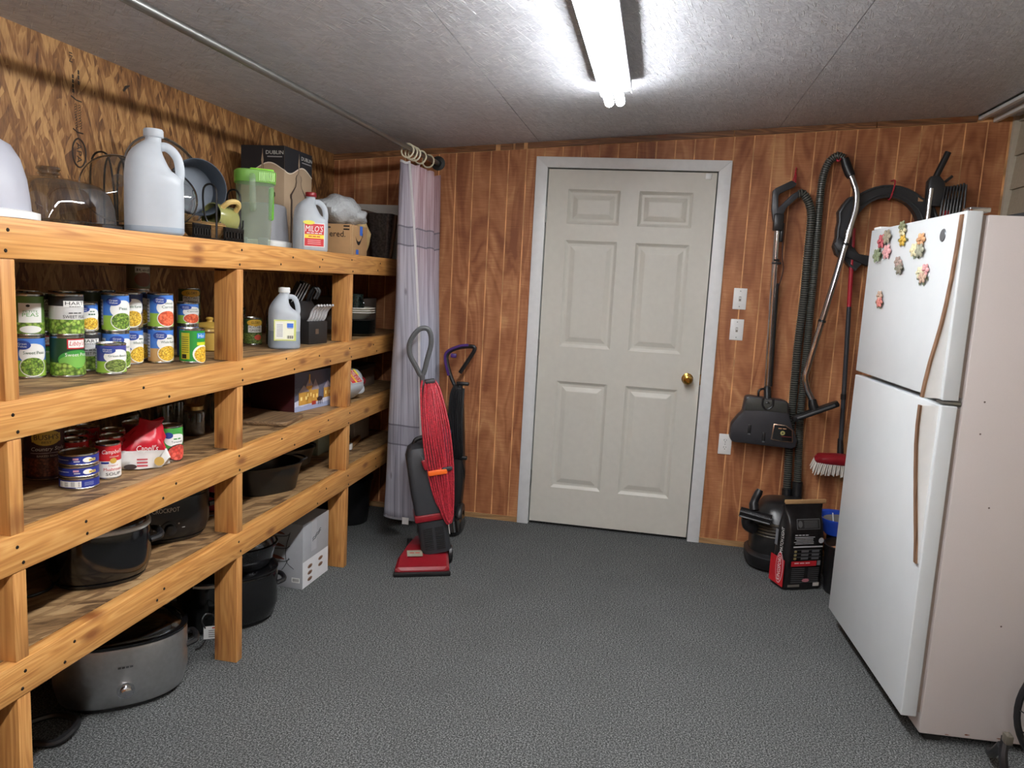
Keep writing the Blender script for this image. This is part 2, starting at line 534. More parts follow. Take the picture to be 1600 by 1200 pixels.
class MB:
    def __init__(self):
        self.v, self.f, self.m, self.s, self.mats = [], [], [], [], []
    def _mi(self, mat):
        if mat not in self.mats:
            self.mats.append(mat)
        return self.mats.index(mat)
    def add(self, geo, mat, smooth=False, T=None):
        vs, fs = geo
        o = len(self.v)
        if T is not None:
            vs = [tuple(T @ Vector(p)) for p in vs]
        self.v += [tuple(p) for p in vs]
        i = self._mi(mat)
        for f in fs:
            self.f.append([o + k for k in f])
            self.m.append(i)
            self.s.append(smooth)
        return self
    def box(self, c, s, mat, bev=0.0, seg=2, T=None):
        return self.add(g_box(c, s, bev, seg), mat, bev > 0, T)
    def lathe(self, prof, mat, seg=24, T=None, **k):
        return self.add(g_lathe(prof, seg, **k), mat, True, T)
    def tube(self, pts, r, mat, seg=8, closed=False, T=None, flat=1.0):
        return self.add(g_tube(pts, r, seg, closed, flat), mat, True, T)
    def prism(self, poly, a0, a1, mat, axis='y', bev=0.0, T=None):
        return self.add(g_prism(poly, a0, a1, axis, bev), mat, bev > 0, T)
    def strip(self, mp, prof, mat, k=1):
        """prof: list of (u, v0, v1) columns"""
        vs, fs = [], []
        for u, v0, v1 in prof:
            vs += [mp(u, v0, k), mp(u, v1, k)]
        for i in range(len(prof) - 1):
            fs.append([2 * i, 2 * i + 2, 2 * i + 3, 2 * i + 1])
        return self.add((vs, fs), mat)
    def rect(self, mp, u, v, w, h, mat, k=1, n=6):
        return self.strip(mp, [(u - w / 2 + w * i / n, v - h / 2, v + h / 2) for i in range(n + 1)], mat, k)
    def ell(self, mp, u, v, a, b, mat, k=1, n=14):
        pr = []
        for i in range(n + 1):
            t = -math.cos(PI * i / n)
            q = b * math.sqrt(max(0, 1 - t * t))
            pr.append((u + a * t, v - q, v + q))
        return self.strip(mp, pr, mat, k)
    def text(self, s, mp, u, v, h, mat, w=None, k=3, rot=0.0, shear=0.0):
        if s.startswith('~'):                       # print too small to read: a row of short dashes
            n, w = int(s[1:]), w or h * 4
            c, sn = math.cos(rot), math.sin(rot)
            rm = lambda a, b_, kk=1: mp(u + a * c - b_ * sn, v + a * sn + b_ * c, kk)
            for i in range(n):
                self.rect(rm, -w / 2 + w * (i + .5) / n, 0, w / n * .8, h * .6, mat, k, 1)
            return self
        vs, fs, tw, th = text_geo(s)
        sy = h / 0.72
        sx = sy if w is None else w / tw
        c, sn = math.cos(rot), math.sin(rot)
        pts = []
        for x, y in vs:
            X, Y = x * sx + y * sy * shear, y * sy
            pts.append(mp(u + X * c - Y * sn, v + X * sn + Y * c, k))
        return self.add((pts, fs), mat)
    def build(self, name, parent=None, loc=(0, 0, 0), rot=(0, 0, 0), fix=True):
        me = bpy.data.meshes.new(name)
        me.from_pydata(self.v, [], self.f)
        for m in self.mats:
            me.materials.append(m)
        me.polygons.foreach_set('material_index', self.m)
        me.polygons.foreach_set('use_smooth', self.s)
        me.update()
        if fix:
            bm = bmesh.new(); bm.from_mesh(me)
            bmesh.ops.recalc_face_normals(bm, faces=list(bm.faces))
            bm.to_mesh(me); bm.free()
        if any(self.s):
            try:
                me.set_sharp_from_angle(angle=R(42))
            except Exception:
                pass
        ob = bpy.data.objects.new(name, me)
        COL.objects.link(ob)
        ob.location = loc
        ob.rotation_euler = rot
        if parent is not None:
            ob.parent = parent
        return ob

def tag(o, label, cat, group=None):
    o['label'] = label
    o['category'] = cat
    if group:
        o['group'] = group
    return o
def thing(name, label, cat, loc=(0, 0, 0), rotz=0.0, group=None, rot=None):
    o = bpy.data.objects.new(name, None)
    o.empty_display_size = 0.05
    COL.objects.link(o)
    o.location = loc
    o.rotation_euler = rot if rot is not None else (0, 0, rotz)
    return tag(o, label, cat, group)
def struct(o):
    o['kind'] = 'structure'
    return o
def sempty(name, loc=(0, 0, 0)):
    o = bpy.data.objects.new(name, None)
    o.empty_display_size = 0.05
    COL.objects.link(o)
    o.location = loc
    return struct(o)

# ================================================================= THE ROOM
D = 4.292            # back wall
XL, XR = -1.9285, 1.70
YF = -2.3            # wall behind the camera
def cz(x):
    return 2.247 + 0.075 * x

struct(MB().box(((XL + XR) / 2, (YF + 4.7) / 2, -0.03), (XR - XL + 0.2, 4.7 - YF, 0.06), CARPET).build('floor'))

# ceiling: painted sheets with open joints
ceiling = sempty('ceiling', (0, 0, 0))
xs_c = [XL, -0.711, 0.558, 1.50]
ys_c = [YF, 0.535, 2.975, 4.30]
for i in range(3):
    for j in range(3):
        x0, x1, y0, y1 = xs_c[i], xs_c[i + 1] - 0.003, ys_c[j], ys_c[j + 1] - 0.003
        vs = []
        for dz in (0, 0.012):
            vs += [(x0, y0, cz(x0) + dz), (x1, y0, cz(x1) + dz), (x1, y1, cz(x1) + dz), (x0, y1, cz(x0) + dz)]
        b = MB().add((vs, [[3, 2, 1, 0], [4, 5, 6, 7], [0, 1, 5, 4], [1, 2, 6, 5], [2, 3, 7, 6], [3, 0, 4, 7]]), CEIL)
        b.build('ceiling_panel', ceiling)
MB().add(([(XL - .1, YF, cz(XL - .1) + .02), (XR + .1, YF, cz(XR + .1) + .02), (XR + .1, 4.5, cz(XR + .1) + .02), (XL - .1, 4.5, cz(XL - .1) + .02)], [[0, 1, 2, 3]]), P('dark_roof', (40, 36, 33), .8)).build('roof_deck', ceiling)

# left wall: bare strand board with mill stamps
wl = struct(MB().box((XL - 0.02, (YF + 4.4) / 2, 1.1), (0.04, 4.4 - YF, 2.4), OSB_WALL).build('wall_left'))
STAMP = P('stamp_ink', (52, 42, 34), 0.7)
# y runs away from the camera, so a face looking to +x reads left to right along +y
wm = plane_map((XL, 0, 0), (0, 1, 0), (0, 0, 1))
b = MB()
ring = [(2.272 + 0.030 * math.cos(t), 1.768 + 0.046 * math.sin(t)) for t in [2 * PI * i / 28 for i in range(28)]]
b.tube([wm(u, v, 2) for u, v in ring], 0.0028, STAMP, 5, closed=True)
b.text('APA', wm, 2.272, 1.768, 0.024, STAMP, w=0.066, rot=-PI / 2)
b.build('grade_stamp', wl)
b = MB()
b.text('IN', wm, 2.245, 2.065, 0.015, STAMP, w=0.03, rot=-PI / 2)
b.text('~4', wm, 2.252, 1.985, 0.014, STAMP, w=0.06, rot=-PI / 2)
b.text('~3', wm, 2.277, 2.01, 0.012, STAMP, w=0.05, rot=-PI / 2)
for (u0, v0, u1, v1) in ((2.243, 1.945, 2.288, 1.935), (2.248, 1.842, 2.292, 1.834)):
    b.tube([wm(u0, v0, 1), wm((u0 + u1) / 2, (v0 + v1) / 2 - .004, 1), wm(u1, v1, 1)], 0.0022, STAMP, 5)
rnd = random.Random(4)
for k in range(9):
    v = 1.92 - k * 0.0085
    u = 2.256 + 0.004 * rnd.random()
    for du in (0, 0.017):
        b.tube(cat([wm(u + du, v, 1), wm(u + du + .006, v + .004, 1), wm(u + du + .011, v - .001, 1), wm(u + du + .004, v - .005, 1)], 3), 0.0009, STAMP, 4)
b.build('mill_lettering', wl)
MB().tube([wm(2.492, 2.02, 1), wm(2.505, 2.036, 1), wm(2.525, 2.046, 1)], [0.004, 0.006, 0.002], STAMP, 5).build('dark_chip', wl)

# back wall: stained plywood siding, one plank between each pair of grooves
wb = sempty('wall_back', (0, D, 0))
DX0, DX1 = -0.6494, 0.2629
def ptop(x):
    return 2.068 + 0.0757 * (x + 1.919)
back = MB()
for x0, x1, z0 in ((XL - .05, DX0 - .02, 0), (DX1 + .02, XR + .05, 0), (DX0 - .02, DX1 + .02, 2.06)):
    z0b = z0
    vs = [(x0, .0012, z0b), (x1, .0012, z0b), (x1, .0012, cz(x1) + .02), (x0, .0012, cz(x0) + .02),
          (x0, .06, z0b), (x1, .06, z0b), (x1, .06, cz(x1) + .02), (x0, .06, cz(x0) + .02)]
    back.add((vs, [[0, 1, 2, 3], [7, 6, 5, 4], [0, 4, 5, 1], [1, 5, 6, 2], [2, 6, 7, 3], [3, 7, 4, 0]]), GROOVE)
back.build('groove_backing', wb)
pitch = 0.1016
k0 = -31
xg = [1.15 + pitch * k for k in range(k0, 7)]
for a, bb in zip(xg, xg[1:]):
    a2, b2 = max(a + 0.0032, XL + 0.001), min(bb - 0.0032, 1.664)
    if b2 - a2 < 0.01:
        continue
    spans = [(a2, b2, 0.03)]
    if b2 > DX0 - 0.06 and a2 < DX1 + 0.06:
        spans = []
        if a2 < DX0 - 0.02:
            spans.append((a2, min(b2, DX0 - 0.02), 0.03))
            if b2 > DX0 - 0.02:
                spans.append((DX0 - 0.02, b2, 2.06))
        elif b2 > DX1 + 0.02:
            spans.append((max(a2, DX1 + 0.02), b2, 0.03))
            if a2 < DX1 + 0.02:
                spans.append((a2, DX1 + 0.02, 2.06))
        else:
            spans.append((a2, b2, 2.06))
    for q0, q1, z0 in spans:
        if q1 - q0 < 0.004:
            continue
        vs = [(q0, 0, z0), (q1, 0, z0), (q1, 0, ptop(q1)), (q0, 0, ptop(q0)), (q0, .003, z0), (q1, .003, z0), (q1, .003, ptop(q1)), (q0, .003, ptop(q0))]
        MB().add((vs, [[0, 1, 2, 3], [7, 6, 5, 4], [0, 4, 5, 1], [1, 5, 6, 2], [2, 6, 7, 3], [3, 7, 4, 0]]), PLY).build('plank', wb)
# rough beam in the gap above the panelling, set in lengths
for x0, x1 in ((XL, -0.96), (-0.93, -0.86), (-0.845, -0.80), (-0.775, 0.33), (0.335, 1.03), (1.035, 1.5)):
    vs = []
    for y in (-0.012, 0.003):
        vs += [(x0, y, ptop(x0) + .002), (x1, y, ptop(x1) + .002), (x1, y, cz(x1) - .001), (x0, y, cz(x0) - .001)]
    MB().add((vs, [[0, 1, 2, 3], [7, 6, 5, 4], [0, 4, 5, 1], [1, 5, 6, 2], [2, 6, 7, 3], [3, 7, 4, 0]]), BEAM).build('top_beam', wb)
RAW = wood('raw_sill', 'x', rgb(120, 88, 56), rgb(168, 130, 88), rgb(196, 160, 116), knots=False, coat=0)
bb = sempty('baseboard_back', (0, D, 0))
for x0, x1 in ((-1.90, DX0 - .07), (DX1 + .07, 1.66)):
    MB().box(((x0 + x1) / 2, -.004, .014), (x1 - x0, .014, .028), RAW).build('sill_strip', bb)

# right wall: lapped beige siding
SIDING = P('beige_siding', (170, 160, 140), 0.6, vscale=60)
wr = struct(MB().box((XR + 0.03, (YF + 4.4) / 2, 1.25), (0.05, 4.4 - YF, 2.7), SIDING).build('wall_right'))
for k in range(16):
    z = 0.02 + k * 0.165
    for (y0, y1) in ((YF, 0.9), (0.905, 3.4), (3.405, D)):
        vs = [(XR - .004, y0, z + .163), (XR - .004, y1, z + .163), (XR - .016, y1, z), (XR - .016, y0, z), (XR + .01, y0, z + .163), (XR + .01, y1, z + .163), (XR + .01, y1, z), (XR + .01, y0, z)]
        MB().add((vs, [[0, 1, 2, 3], [7, 6, 5, 4], [3, 2, 6, 7], [0, 4, 5, 1], [0, 3, 7, 4], [1, 5, 6, 2]]), SIDING).build('siding_board', wr)
struct(MB().box((1.682, D - .012, 1.2), (0.034, .022, 2.36), P('corner_strip', (190, 182, 164), .5)).build('trim_1'))
# wall behind the camera
struct(MB().box(((XL + XR) / 2, YF - .03, 1.25), (XR - XL + .2, .06, 2.7), PLY).build('wall_front'))
# white metal edging where the ceiling ends
t2 = sempty('trim_2', (0, 0, 0))
for dx, w, dz, h in ((1.505, .022, -.010, .026), (1.575, .020, -.022, .030)):
    MB().box((dx + w / 2, (YF + D) / 2, cz(dx) + dz), (w, D - YF - .004, h), WHITE_TRIM, .003).build('edging', t2)
MB().box((1.54, (YF + D) / 2, cz(1.54) - .004), (.07, D - YF - .004, .012), P('edging_web', (176, 174, 172), .5)).build('edging_web', t2)
MB().box((1.64, (YF + D) / 2, cz(1.6) - .004), (.12, D - YF - .004, .01), CEIL).build('soffit', t2)

# ---------------------------------------------------------------- door
dr = sempty('door_1', (DX0, D, 0))
DW, DH, ZB = DX1 - DX0, 2.032, 0.018
def panel_door():
    """slab built from stiles, rails and six sunk and raised panels"""
    mb = MB()
    yf = -0.001
    xs = [(0.115, 0.405), (0.507, 0.797)]
    zs = [(0.215, 0.845), (1.045, 1.645), (1.735, 1.925)]
    xc = [0] + [v for p in xs for v in p] + [DW]
    zc = [0] + [v for p in zs for v in p] + [DH]
    for i in range(len(xc) - 1):
        for j in range(len(zc) - 1):
            if i % 2 == 1 and j % 2 == 1:
                x0, x1, z0, z1 = xc[i], xc[i + 1], zc[j] + ZB, zc[j + 1] + ZB
                prof = [(0, 0), (.006, .005), (.014, .010), (.018, .0115), (.030, .0115), (.055, .004), (.060, .0035)]
                vs, fs = [], []
                for ins, dep in prof:
                    vs += [(x0 + ins, yf + dep, z0 + ins), (x1 - ins, yf + dep, z0 + ins), (x1 - ins, yf + dep, z1 - ins), (x0 + ins, yf + dep, z1 - ins)]
                for q in range(len(prof) - 1):
                    for e in range(4):
                        fs.append([q * 4 + e, q * 4 + (e + 1) % 4, q * 4 + 4 + (e + 1) % 4, q * 4 + 4 + e])
                e = 4 * (len(prof) - 1)
                fs.append([e, e + 1, e + 2, e + 3])
                mb.add((vs, fs), DOOR_PAINT)
            else:
                x0, x1, z0, z1 = xc[i], xc[i + 1], zc[j] + ZB, zc[j + 1] + ZB
                mb.add(([(x0, yf, z0), (x1, yf, z0), (x1, yf, z1), (x0, yf, z1)], [[0, 1, 2, 3]]), DOOR_PAINT)
    vs = [(0, yf, ZB), (DW, yf, ZB), (DW, yf, ZB + DH), (0, yf, ZB + DH), (0, .038, ZB), (DW, .038, ZB), (DW, .038, ZB + DH), (0, .038, ZB + DH)]
    mb.add((vs, [[7, 6, 5, 4], [0, 4, 5, 1], [1, 5, 6, 2], [2, 6, 7, 3], [3, 7, 4, 0]]), DOOR_PAINT)
    return mb
panel_door().build('door_slab', dr, fix=False)
# knob
kx, kz = 0.196 - DX0, 0.930
T = Matrix.Translation((kx, -.001, kz)) @ Matrix.Rotation(R(90), 4, 'X')
kn = MB().lathe([(0, 0), (.032, 0), (.032, .004), (.024, .008), (.012, .012), (.011, .028), (.018, .034), (.026, .044), (.028, .052), (.024, .062), (.014, .066), (.012, .062), (0, .062)], BRASS, 28, T=T).build('door_knob', dr)
MB().box((DW + .003, .008, kz), (.006, .012, .06), BRASS).build('latch_plate', dr)
for z in (1.80, 1.05, 0.28):
    b = MB().box((-.004, -.001, z), (.008, .006, .09), STEEL, .001)
    b.tube([(-.003, -.007, z - .046), (-.003, -.007, z + .046)], .005, STEEL, 8)
    b.build('hinge', dr)
MB().box((DW - .045, -.006, 2.030), (.032, .010, .032), WHITE_PL, .004).build('door_sensor', dr)
# jamb, casing and a black sheet added behind the door gap
cs = sempty('trim_3', (0, D, 0))
cw = 0.066
x0, x1, zt = DX0 - .006, DX1 + .006, ZB + DH + .006
def mitre(poly, nm):
    MB().prism(poly, -.018, 0.003, WHITE_TRIM, 'y', bev=.002).build(nm, cs)
mitre([(x0 - cw, 0.0), (x0, 0.0), (x0, zt), (x0 - cw, zt + cw - .008)], 'casing')
mitre([(x1, 0.0), (x1 + cw, 0.0), (x1 + cw, zt + cw - .008), (x1, zt)], 'casing')
mitre([(x0 - cw, zt + cw - .008), (x0, zt), (x1, zt), (x1 + cw, zt + cw - .008)], 'casing')
for xx in (x0 - .010, x1 + .010):
    MB().box((xx, .05, 1.03), (.02, .09, 2.06), WHITE_TRIM).build('jamb', cs)
MB().box(((x0 + x1) / 2, .05, zt + .012), (x1 - x0 + .04, .09, .02), WHITE_TRIM).build('jamb', cs)
MB().box(((x0 + x1) / 2, .10, 1.0), (x1 - x0 + .3, .02, 2.4), P('void_black', (12, 12, 12), .9)).build('gap_shade_sheet', cs)  # added sheet: stands in for the dark under the door, stops light leaking

# ---------------------------------------------------------------- light fitting
TUBE = emission('lit_tube', (0.985, 0.99, 1.0, 1), TUBE_POWER)
def batten(label, y0):
    lf = thing('ceiling_light', label, 'light', (-0.236, y0, cz(-0.236)), 0, rot=(0, -math.atan(0.075), 0))
    MB().box((.010, 1.18, -.021), (.118, 2.36, .042), P('fitting_enamel', (150, 150, 158), .45), .004).build('housing', lf)
    MB().box((-.0515, 1.18, -.045), (.003, 2.36, .025), P('fitting_enamel', (150, 150, 158), .45)).build('tube_shield_lip', lf)  # lips added to keep direct tube light off the nearby ceiling
    MB().box((.0675, 1.18, -.042), (.003, 2.36, .014), P('fitting_enamel', (150, 150, 158), .45)).build('tube_shield_lip', lf)
    for dx in (-.022, .022):
        MB().tube([(dx, 0, -.072), (dx, .015, -.072), (dx, 2.39, -.072), (dx, 2.405, -.072)], [.013, .019, .019, .013], TUBE, 12).build('tube', lf)
        for yy in (.02, 2.37):
            MB().box((dx, yy, -.047), (.02, .016, .012), WHITE_PL).build('lamp_holder', lf)
batten('twin tube fluorescent batten on the grey ceiling in front of the door', 0.80)
batten('added twin tube batten, unseen behind the viewpoint, raising the fill light', -1.95)  # added lamp, out of view, to raise the fill light

# ---------------------------------------------------------------- electrical plates on the back wall
def plate(name, label, x, z, kind):
    t = thing(name, label, kind, (x, D, z))
    b = MB().box((0, -.003, 0), (.070, .006, .115), WHITE_PL, .0025)
    for dz in (-.042, .042) if name == 'light_switch' else (0,):
        b.lathe([(0, 0), (.003, 0), (.002, .001), (0, .001)], STEEL, 8, T=Matrix.Translation((0, -.006, dz)) @ Matrix.Rotation(R(90), 4, 'X'))
    b.build('cover_plate', t)
    if name == 'light_switch':
        MB().box((0, -.007, 0), (.011, .004, .025), P('switch_grey', (150, 146, 138), .5)).build('toggle_slot', t)
        MB().box((0, -.012, .004), (.008, .012, .010), WHITE_PL, .002).build('toggle', t)
    else:
        for dz in (-.020, .020):
            b = MB().lathe([(0, 0), (.0165, 0), (.0165, .003), (0, .003)], WHITE_PL, 20, T=Matrix.Translation((0, -.005, dz)) @ Matrix.Rotation(R(90), 4, 'X'))
            mp = plane_map((0, -.008, dz), (1, 0, 0), (0, 0, 1))
            slot = K(40, 38, 36)
            b.rect(mp, -.006, .004, .002, .008, slot, 1, 1)
            b.rect(mp, .006, .004, .002, .007, slot, 1, 1)
            b.ell(mp, 0, -.007, .0025, .0025, slot, 1, 6)
            b.build('socket', t)
plate('light_switch', 'upper of two white toggle switch plates beside the door', 0.438, 1.388, 'switch')
plate('light_switch', 'lower of two white toggle switch plates beside the door', 0.436, 1.220, 'switch')
plate('wall_outlet', 'white duplex outlet beside the hanging black vacuum head', 0.430, 0.580, 'outlet')

# ---------------------------------------------------------------- curtain rail and curtain
rod = thing('curtain_rail', 'galvanised metal conduit pipe running under the ceiling along the shelves', 'rail', (-1.292, 4.29, 2.064))
MB().tube([(0, -.01, 0), (0, -3.0, -.028), (.02, -6.58, -.03)], .0135, STEEL, 12).build('pipe', rod)
MB().lathe([(0, 0), (.040, 0), (.040, .006), (.022, .010), (.018, .03), (0, .03)], P('flange_dark', (70, 72, 72), .5, .8), 24, T=Matrix.Rotation(R(90), 4, 'X')).build('flange', rod)

def curtain_mat():
    m, nt, bs, out = new_mat('curtain_print')
    tc = nt.nodes.new('ShaderNodeUVMap')
    sep = nt.nodes.new('ShaderNodeSeparateXYZ'); L(nt, tc.outputs[0], sep.inputs[0])
    mp = N(nt, 'ShaderNodeMapping'); mp.inputs['Scale'].default_value = (90, 3.5, 1)
    L(nt, tc.outputs[0], mp.inputs[0])
    g = N(nt, 'ShaderNodeTexNoise', i_Scale=1.0, i_Detail=4.0, i_Distortion=0.5); L(nt, mp.outputs[0], g.inputs['Vector'])
    mp2 = N(nt, 'ShaderNodeMapping'); mp2.inputs['Scale'].default_value = (8, 1.5, 1); L(nt, tc.outputs[0], mp2.inputs[0])
    g2 = N(nt, 'ShaderNodeTexNoise', i_Scale=1.0, i_Detail=3.0); L(nt, mp2.outputs[0], g2.inputs['Vector'])
    f = math_n(nt, 'ADD', math_n(nt, 'MULTIPLY', g.outputs[0], .6), math_n(nt, 'MULTIPLY', g2.outputs[0], .45))
    grey = ramp(nt, [(.36, rgb(116, 117, 130)), (.52, rgb(168, 170, 184)), (.7, rgb(196, 198, 210))], f)
    pink = ramp(nt, [(.36, rgb(132, 92, 98)), (.52, rgb(182, 148, 152)), (.7, rgb(206, 186, 192))], f)
    # the print turns rosy towards the top and in the far folds
    pf = N(nt, 'ShaderNodeMath', operation='MULTIPLY')
    zt_ = ramp(nt, [(.50, (0, 0, 0, 1)), (.72, (.5, .5, .5, 1)), (.98, (1, 1, 1, 1))], sep.outputs[1])
    ut_ = ramp(nt, [(.18, (.25, .25, .25, 1)), (.3, (1, 1, 1, 1))], sep.outputs[0])
    L(nt, zt_.outputs[0], pf.inputs[0]); L(nt, ut_.outputs[0], pf.inputs[1])
    c = mixc(nt, pf.outputs[0], grey.outputs[0], pink.outputs[0])
    # board joints printed across the cloth
    wv = math_n(nt, 'FRACT', math_n(nt, 'MULTIPLY', sep.outputs[0], 9.0))
    ln = ramp(nt, [(.0, (1, 1, 1, 1)), (.045, (0, 0, 0, 1))], wv)
    c = mixc(nt, math_n(nt, 'MULTIPLY', ln.outputs[0], .55), c, rgb(96, 94, 104))
    for zz, w in ((.245, .055), (.80, .05)):
        d = math_n(nt, 'ABSOLUTE', math_n(nt, 'SUBTRACT', sep.outputs[1], zz))
        inn = math_n(nt, 'LESS_THAN', d, w / 2)
        c = mixc(nt, math_n(nt, 'MULTIPLY', inn, .35), c, rgb(126, 128, 142))
        ed = math_n(nt, 'LESS_THAN', math_n(nt, 'ABSOLUTE', math_n(nt, 'SUBTRACT', d, w / 2)), .0022)
        c = mixc(nt, math_n(nt, 'MULTIPLY', ed, .7), c, rgb(84, 84, 96))
    kn = N(nt, 'ShaderNodeTexVoronoi', i_Scale=1.0)
    mp3 = N(nt, 'ShaderNodeMapping'); mp3.inputs['Scale'].default_value = (14, 9, 1); L(nt, tc.outputs[0], mp3.inputs[0])
    L(nt, mp3.outputs[0], kn.inputs['Vector'])
    kd = ramp(nt, [(.05, (1, 1, 1, 1)), (.12, (0, 0, 0, 1))], kn.outputs['Distance'])
    ks = nt.nodes.new('ShaderNodeSeparateColor'); L(nt, kn.outputs['Color'], ks.inputs[0])
    c = mixc(nt, math_n(nt, 'MULTIPLY', math_n(nt, 'MULTIPLY', kd.outputs[0], math_n(nt, 'GREATER_THAN', ks.outputs[0], .6)), .6), c, rgb(92, 84, 92))
    L(nt, c, bs.inputs['Base Color'])
    bs.inputs['Roughness'].default_value = .75
    return m
CURT = curtain_mat()
HEM = P('white_hem', (222, 222, 224), .6)
ct = thing('curtain', 'grey wood-plank print cloth curtain bunched at the end of the shelves', 'curtain', (0, 0, 0))
top_p = cat([(-1.262, 3.70), (-1.318, 3.715), (-1.305, 3.80), (-1.255, 3.83), (-1.315, 3.90), (-1.255, 3.95), (-1.315, 4.02), (-1.255, 4.08), (-1.305, 4.15), (-1.262, 4.23)], 6)
mid_p = cat([(-1.165, 3.66), (-1.300, 3.68), (-1.322, 3.75), (-1.235, 3.82), (-1.310, 3.90), (-1.215, 3.95), (-1.305, 4.03), (-1.215, 4.08), (-1.300, 4.16), (-1.235, 4.24)], 6)
bot_p = cat([(-1.120, 3.665), (-1.260, 3.655), (-1.345, 3.70), (-1.230, 3.80), (-1.330, 3.90), (-1.190, 3.95), (-1.320, 4.03), (-1.190, 4.08), (-1.310, 4.16), (-1.210, 4.24)], 6)
# 3D-ise the 2D polylines
def lerp(a, b, t):
    return a + (b - a) * t
nz = 40
rows = []
for k in range(nz + 1):
    t = k / nz                      # 0 top .. 1 bottom
    z = lerp(1.985, 0.150, t)
    row = []
    for i in range(len(top_p)):
        if t < .45:
            s_ = t / .45
            p = top_p[i].lerp(mid_p[i], s_)
        else:
            p = mid_p[i].lerp(bot_p[i], (t - .45) / .55)
        row.append((p.x + .004 * math.sin(9 * t + i * .5), p.y, z - .012 * math.sin(i * .9) * (1 - t) * .5))
    rows.append(row)
vs = [p for r in rows for p in r]
nn = len(rows[0])
fs = [[k * nn + i, k * nn + i + 1, (k + 1) * nn + i + 1, (k + 1) * nn + i] for k in range(nz) for i in range(nn - 1)]
cl = MB().add((vs, fs), CURT, True).build('cloth', ct)
uvl = cl.data.uv_layers.new(name='UVMap')
for lp in cl.data.loops:
    k, i = divmod(lp.vertex_index, nn)
    uvl.data[lp.index].uv = (i / (nn - 1), 1 - k / nz)
so = cl.modifiers.new('thick', 'SOLIDIFY'); so.thickness = .002
hem = MB()
for side in (0,):
    pts = [(rows[k][0][0] + .004, rows[k][0][1] - .003, rows[k][0][2]) for k in range(nz + 1)]
    vs, fs = [], []
    for k, p in enumerate(pts):
        q = rows[k][1]
        dx, dy = q[0] - p[0], q[1] - p[1]
        ln = math.hypot(dx, dy) or 1
        w = .013
        vs += [p, (p[0] + dx / ln * w, p[1] + dy / ln * w - .001, p[2])]
    for k in range(len(pts) - 1):
        fs.append([2 * k, 2 * k + 1, 2 * k + 3, 2 * k + 2])
    hem.add((vs, fs), HEM)
# heading tape
vs = []
for i in range(8):
    p = rows[0][i]
    vs += [(p[0], p[1] - .003, p[2] + .002), (p[0], p[1] - .003, p[2] - .010)]
hem.add((vs, [[2 * i, 2 * i + 2, 2 * i + 3, 2 * i + 1] for i in range(7)]), HEM)
vs = []
for i in range(nn):
    p = rows[-1][i]
    vs += [(p[0], p[1] - .002, p[2] + .001), (p[0], p[1] - .002, p[2] + .012)]
hem.add((vs, [[2 * i, 2 * i + 2, 2 * i + 3, 2 * i + 1] for i in range(nn - 1)]), P('hem_grey', (150, 150, 158), .7))
hem.build('hem', ct)
MB().box((-1.205, 3.648, .150), (.035, .003, .036), WHITE_PL).build('care_tag', ct)
for y in (3.74, 3.80, 3.85, 3.95, 4.09):
    zc = 2.064 - (4.28 - y) * .0093 - .018
    MB().tube([(-1.290 + .032 * math.cos(2 * PI * i / 20), y + .006 * math.sin(2 * PI * i / 20), zc + .034 * math.sin(2 * PI * i / 20)) for i in range(20)], .0045, P('ring_cream', (216, 208, 180), .4), 6, closed=True).build('curtain_ring', ct)

# ================================================================= SHELF UNIT
ZS = [1.5023, 1.1002, 0.7898, 0.4849]
XS = -1.3926
shelf = thing('storage_shelf', 'long built-in pine two-by-four shelving unit along the left wall', 'shelf', ((XS + XL) / 2, 2.0, 0))
ox, oy = (XS + XL) / 2, 2.0
Y0S, Y1S = 0.30, 4.275
SCREW = P('screw_black', (36, 30, 24), .45, .5)
POSTS = [0.467, 1.4074, 2.3473, 3.3011]
rj = random.Random(11)
for zt_ in ZS:
    rail = MB().box((XS - .019 - ox, (Y0S + Y1S) / 2 - oy, zt_ - .0445), (.038, Y1S - Y0S, .089), PINE_Y, .003).build('front_rail', shelf)
    MB().box(((XS - .04 + XL + .002) / 2 - ox, (Y0S + Y1S) / 2 - oy, zt_ - .0065), (XS - .04 - XL - .002, Y1S - Y0S, .011), OSB_DECK).build('deck_board', shelf)
    MB().box((XL + .021 - ox, (Y0S + Y1S) / 2 - oy, zt_ - .058), (.038, Y1S - Y0S, .089), PINE_Y, .002).build('wall_ledger', shelf)
    sc = MB().lathe([(0, .0012), (.0035, .0012), (.0045, 0), (.0045, -.002), (0, -.002)], SCREW, 8, T=Matrix.Rotation(R(90), 4, 'Y'))
    first = None
    spots = []
    for yp in POSTS:
        for dz in (-.028, -.072):
            spots.append((yp + .02 + rj.uniform(-.012, .012), zt_ + dz + rj.uniform(-.005, .005)))
    for ym in (1.62, 1.93, 2.72, 3.05, 3.62, 3.98):
        if rj.random() < .75:
            spots.append((ym + rj.uniform(-.08, .08), zt_ - .03 + rj.uniform(-.008, .008)))
            spots.append((ym + rj.uniform(-.08, .08), zt_ - .065 + rj.uniform(-.008, .008)))
    for yy, zz in spots:
        if first is None:
            first = sc.build('screw', rail, (XS + .0004 - ox, yy - oy, zz))
        else:
            o = first.copy(); COL.objects.link(o); o.location = (XS + .0004 - ox, yy - oy, zz); o.parent = rail
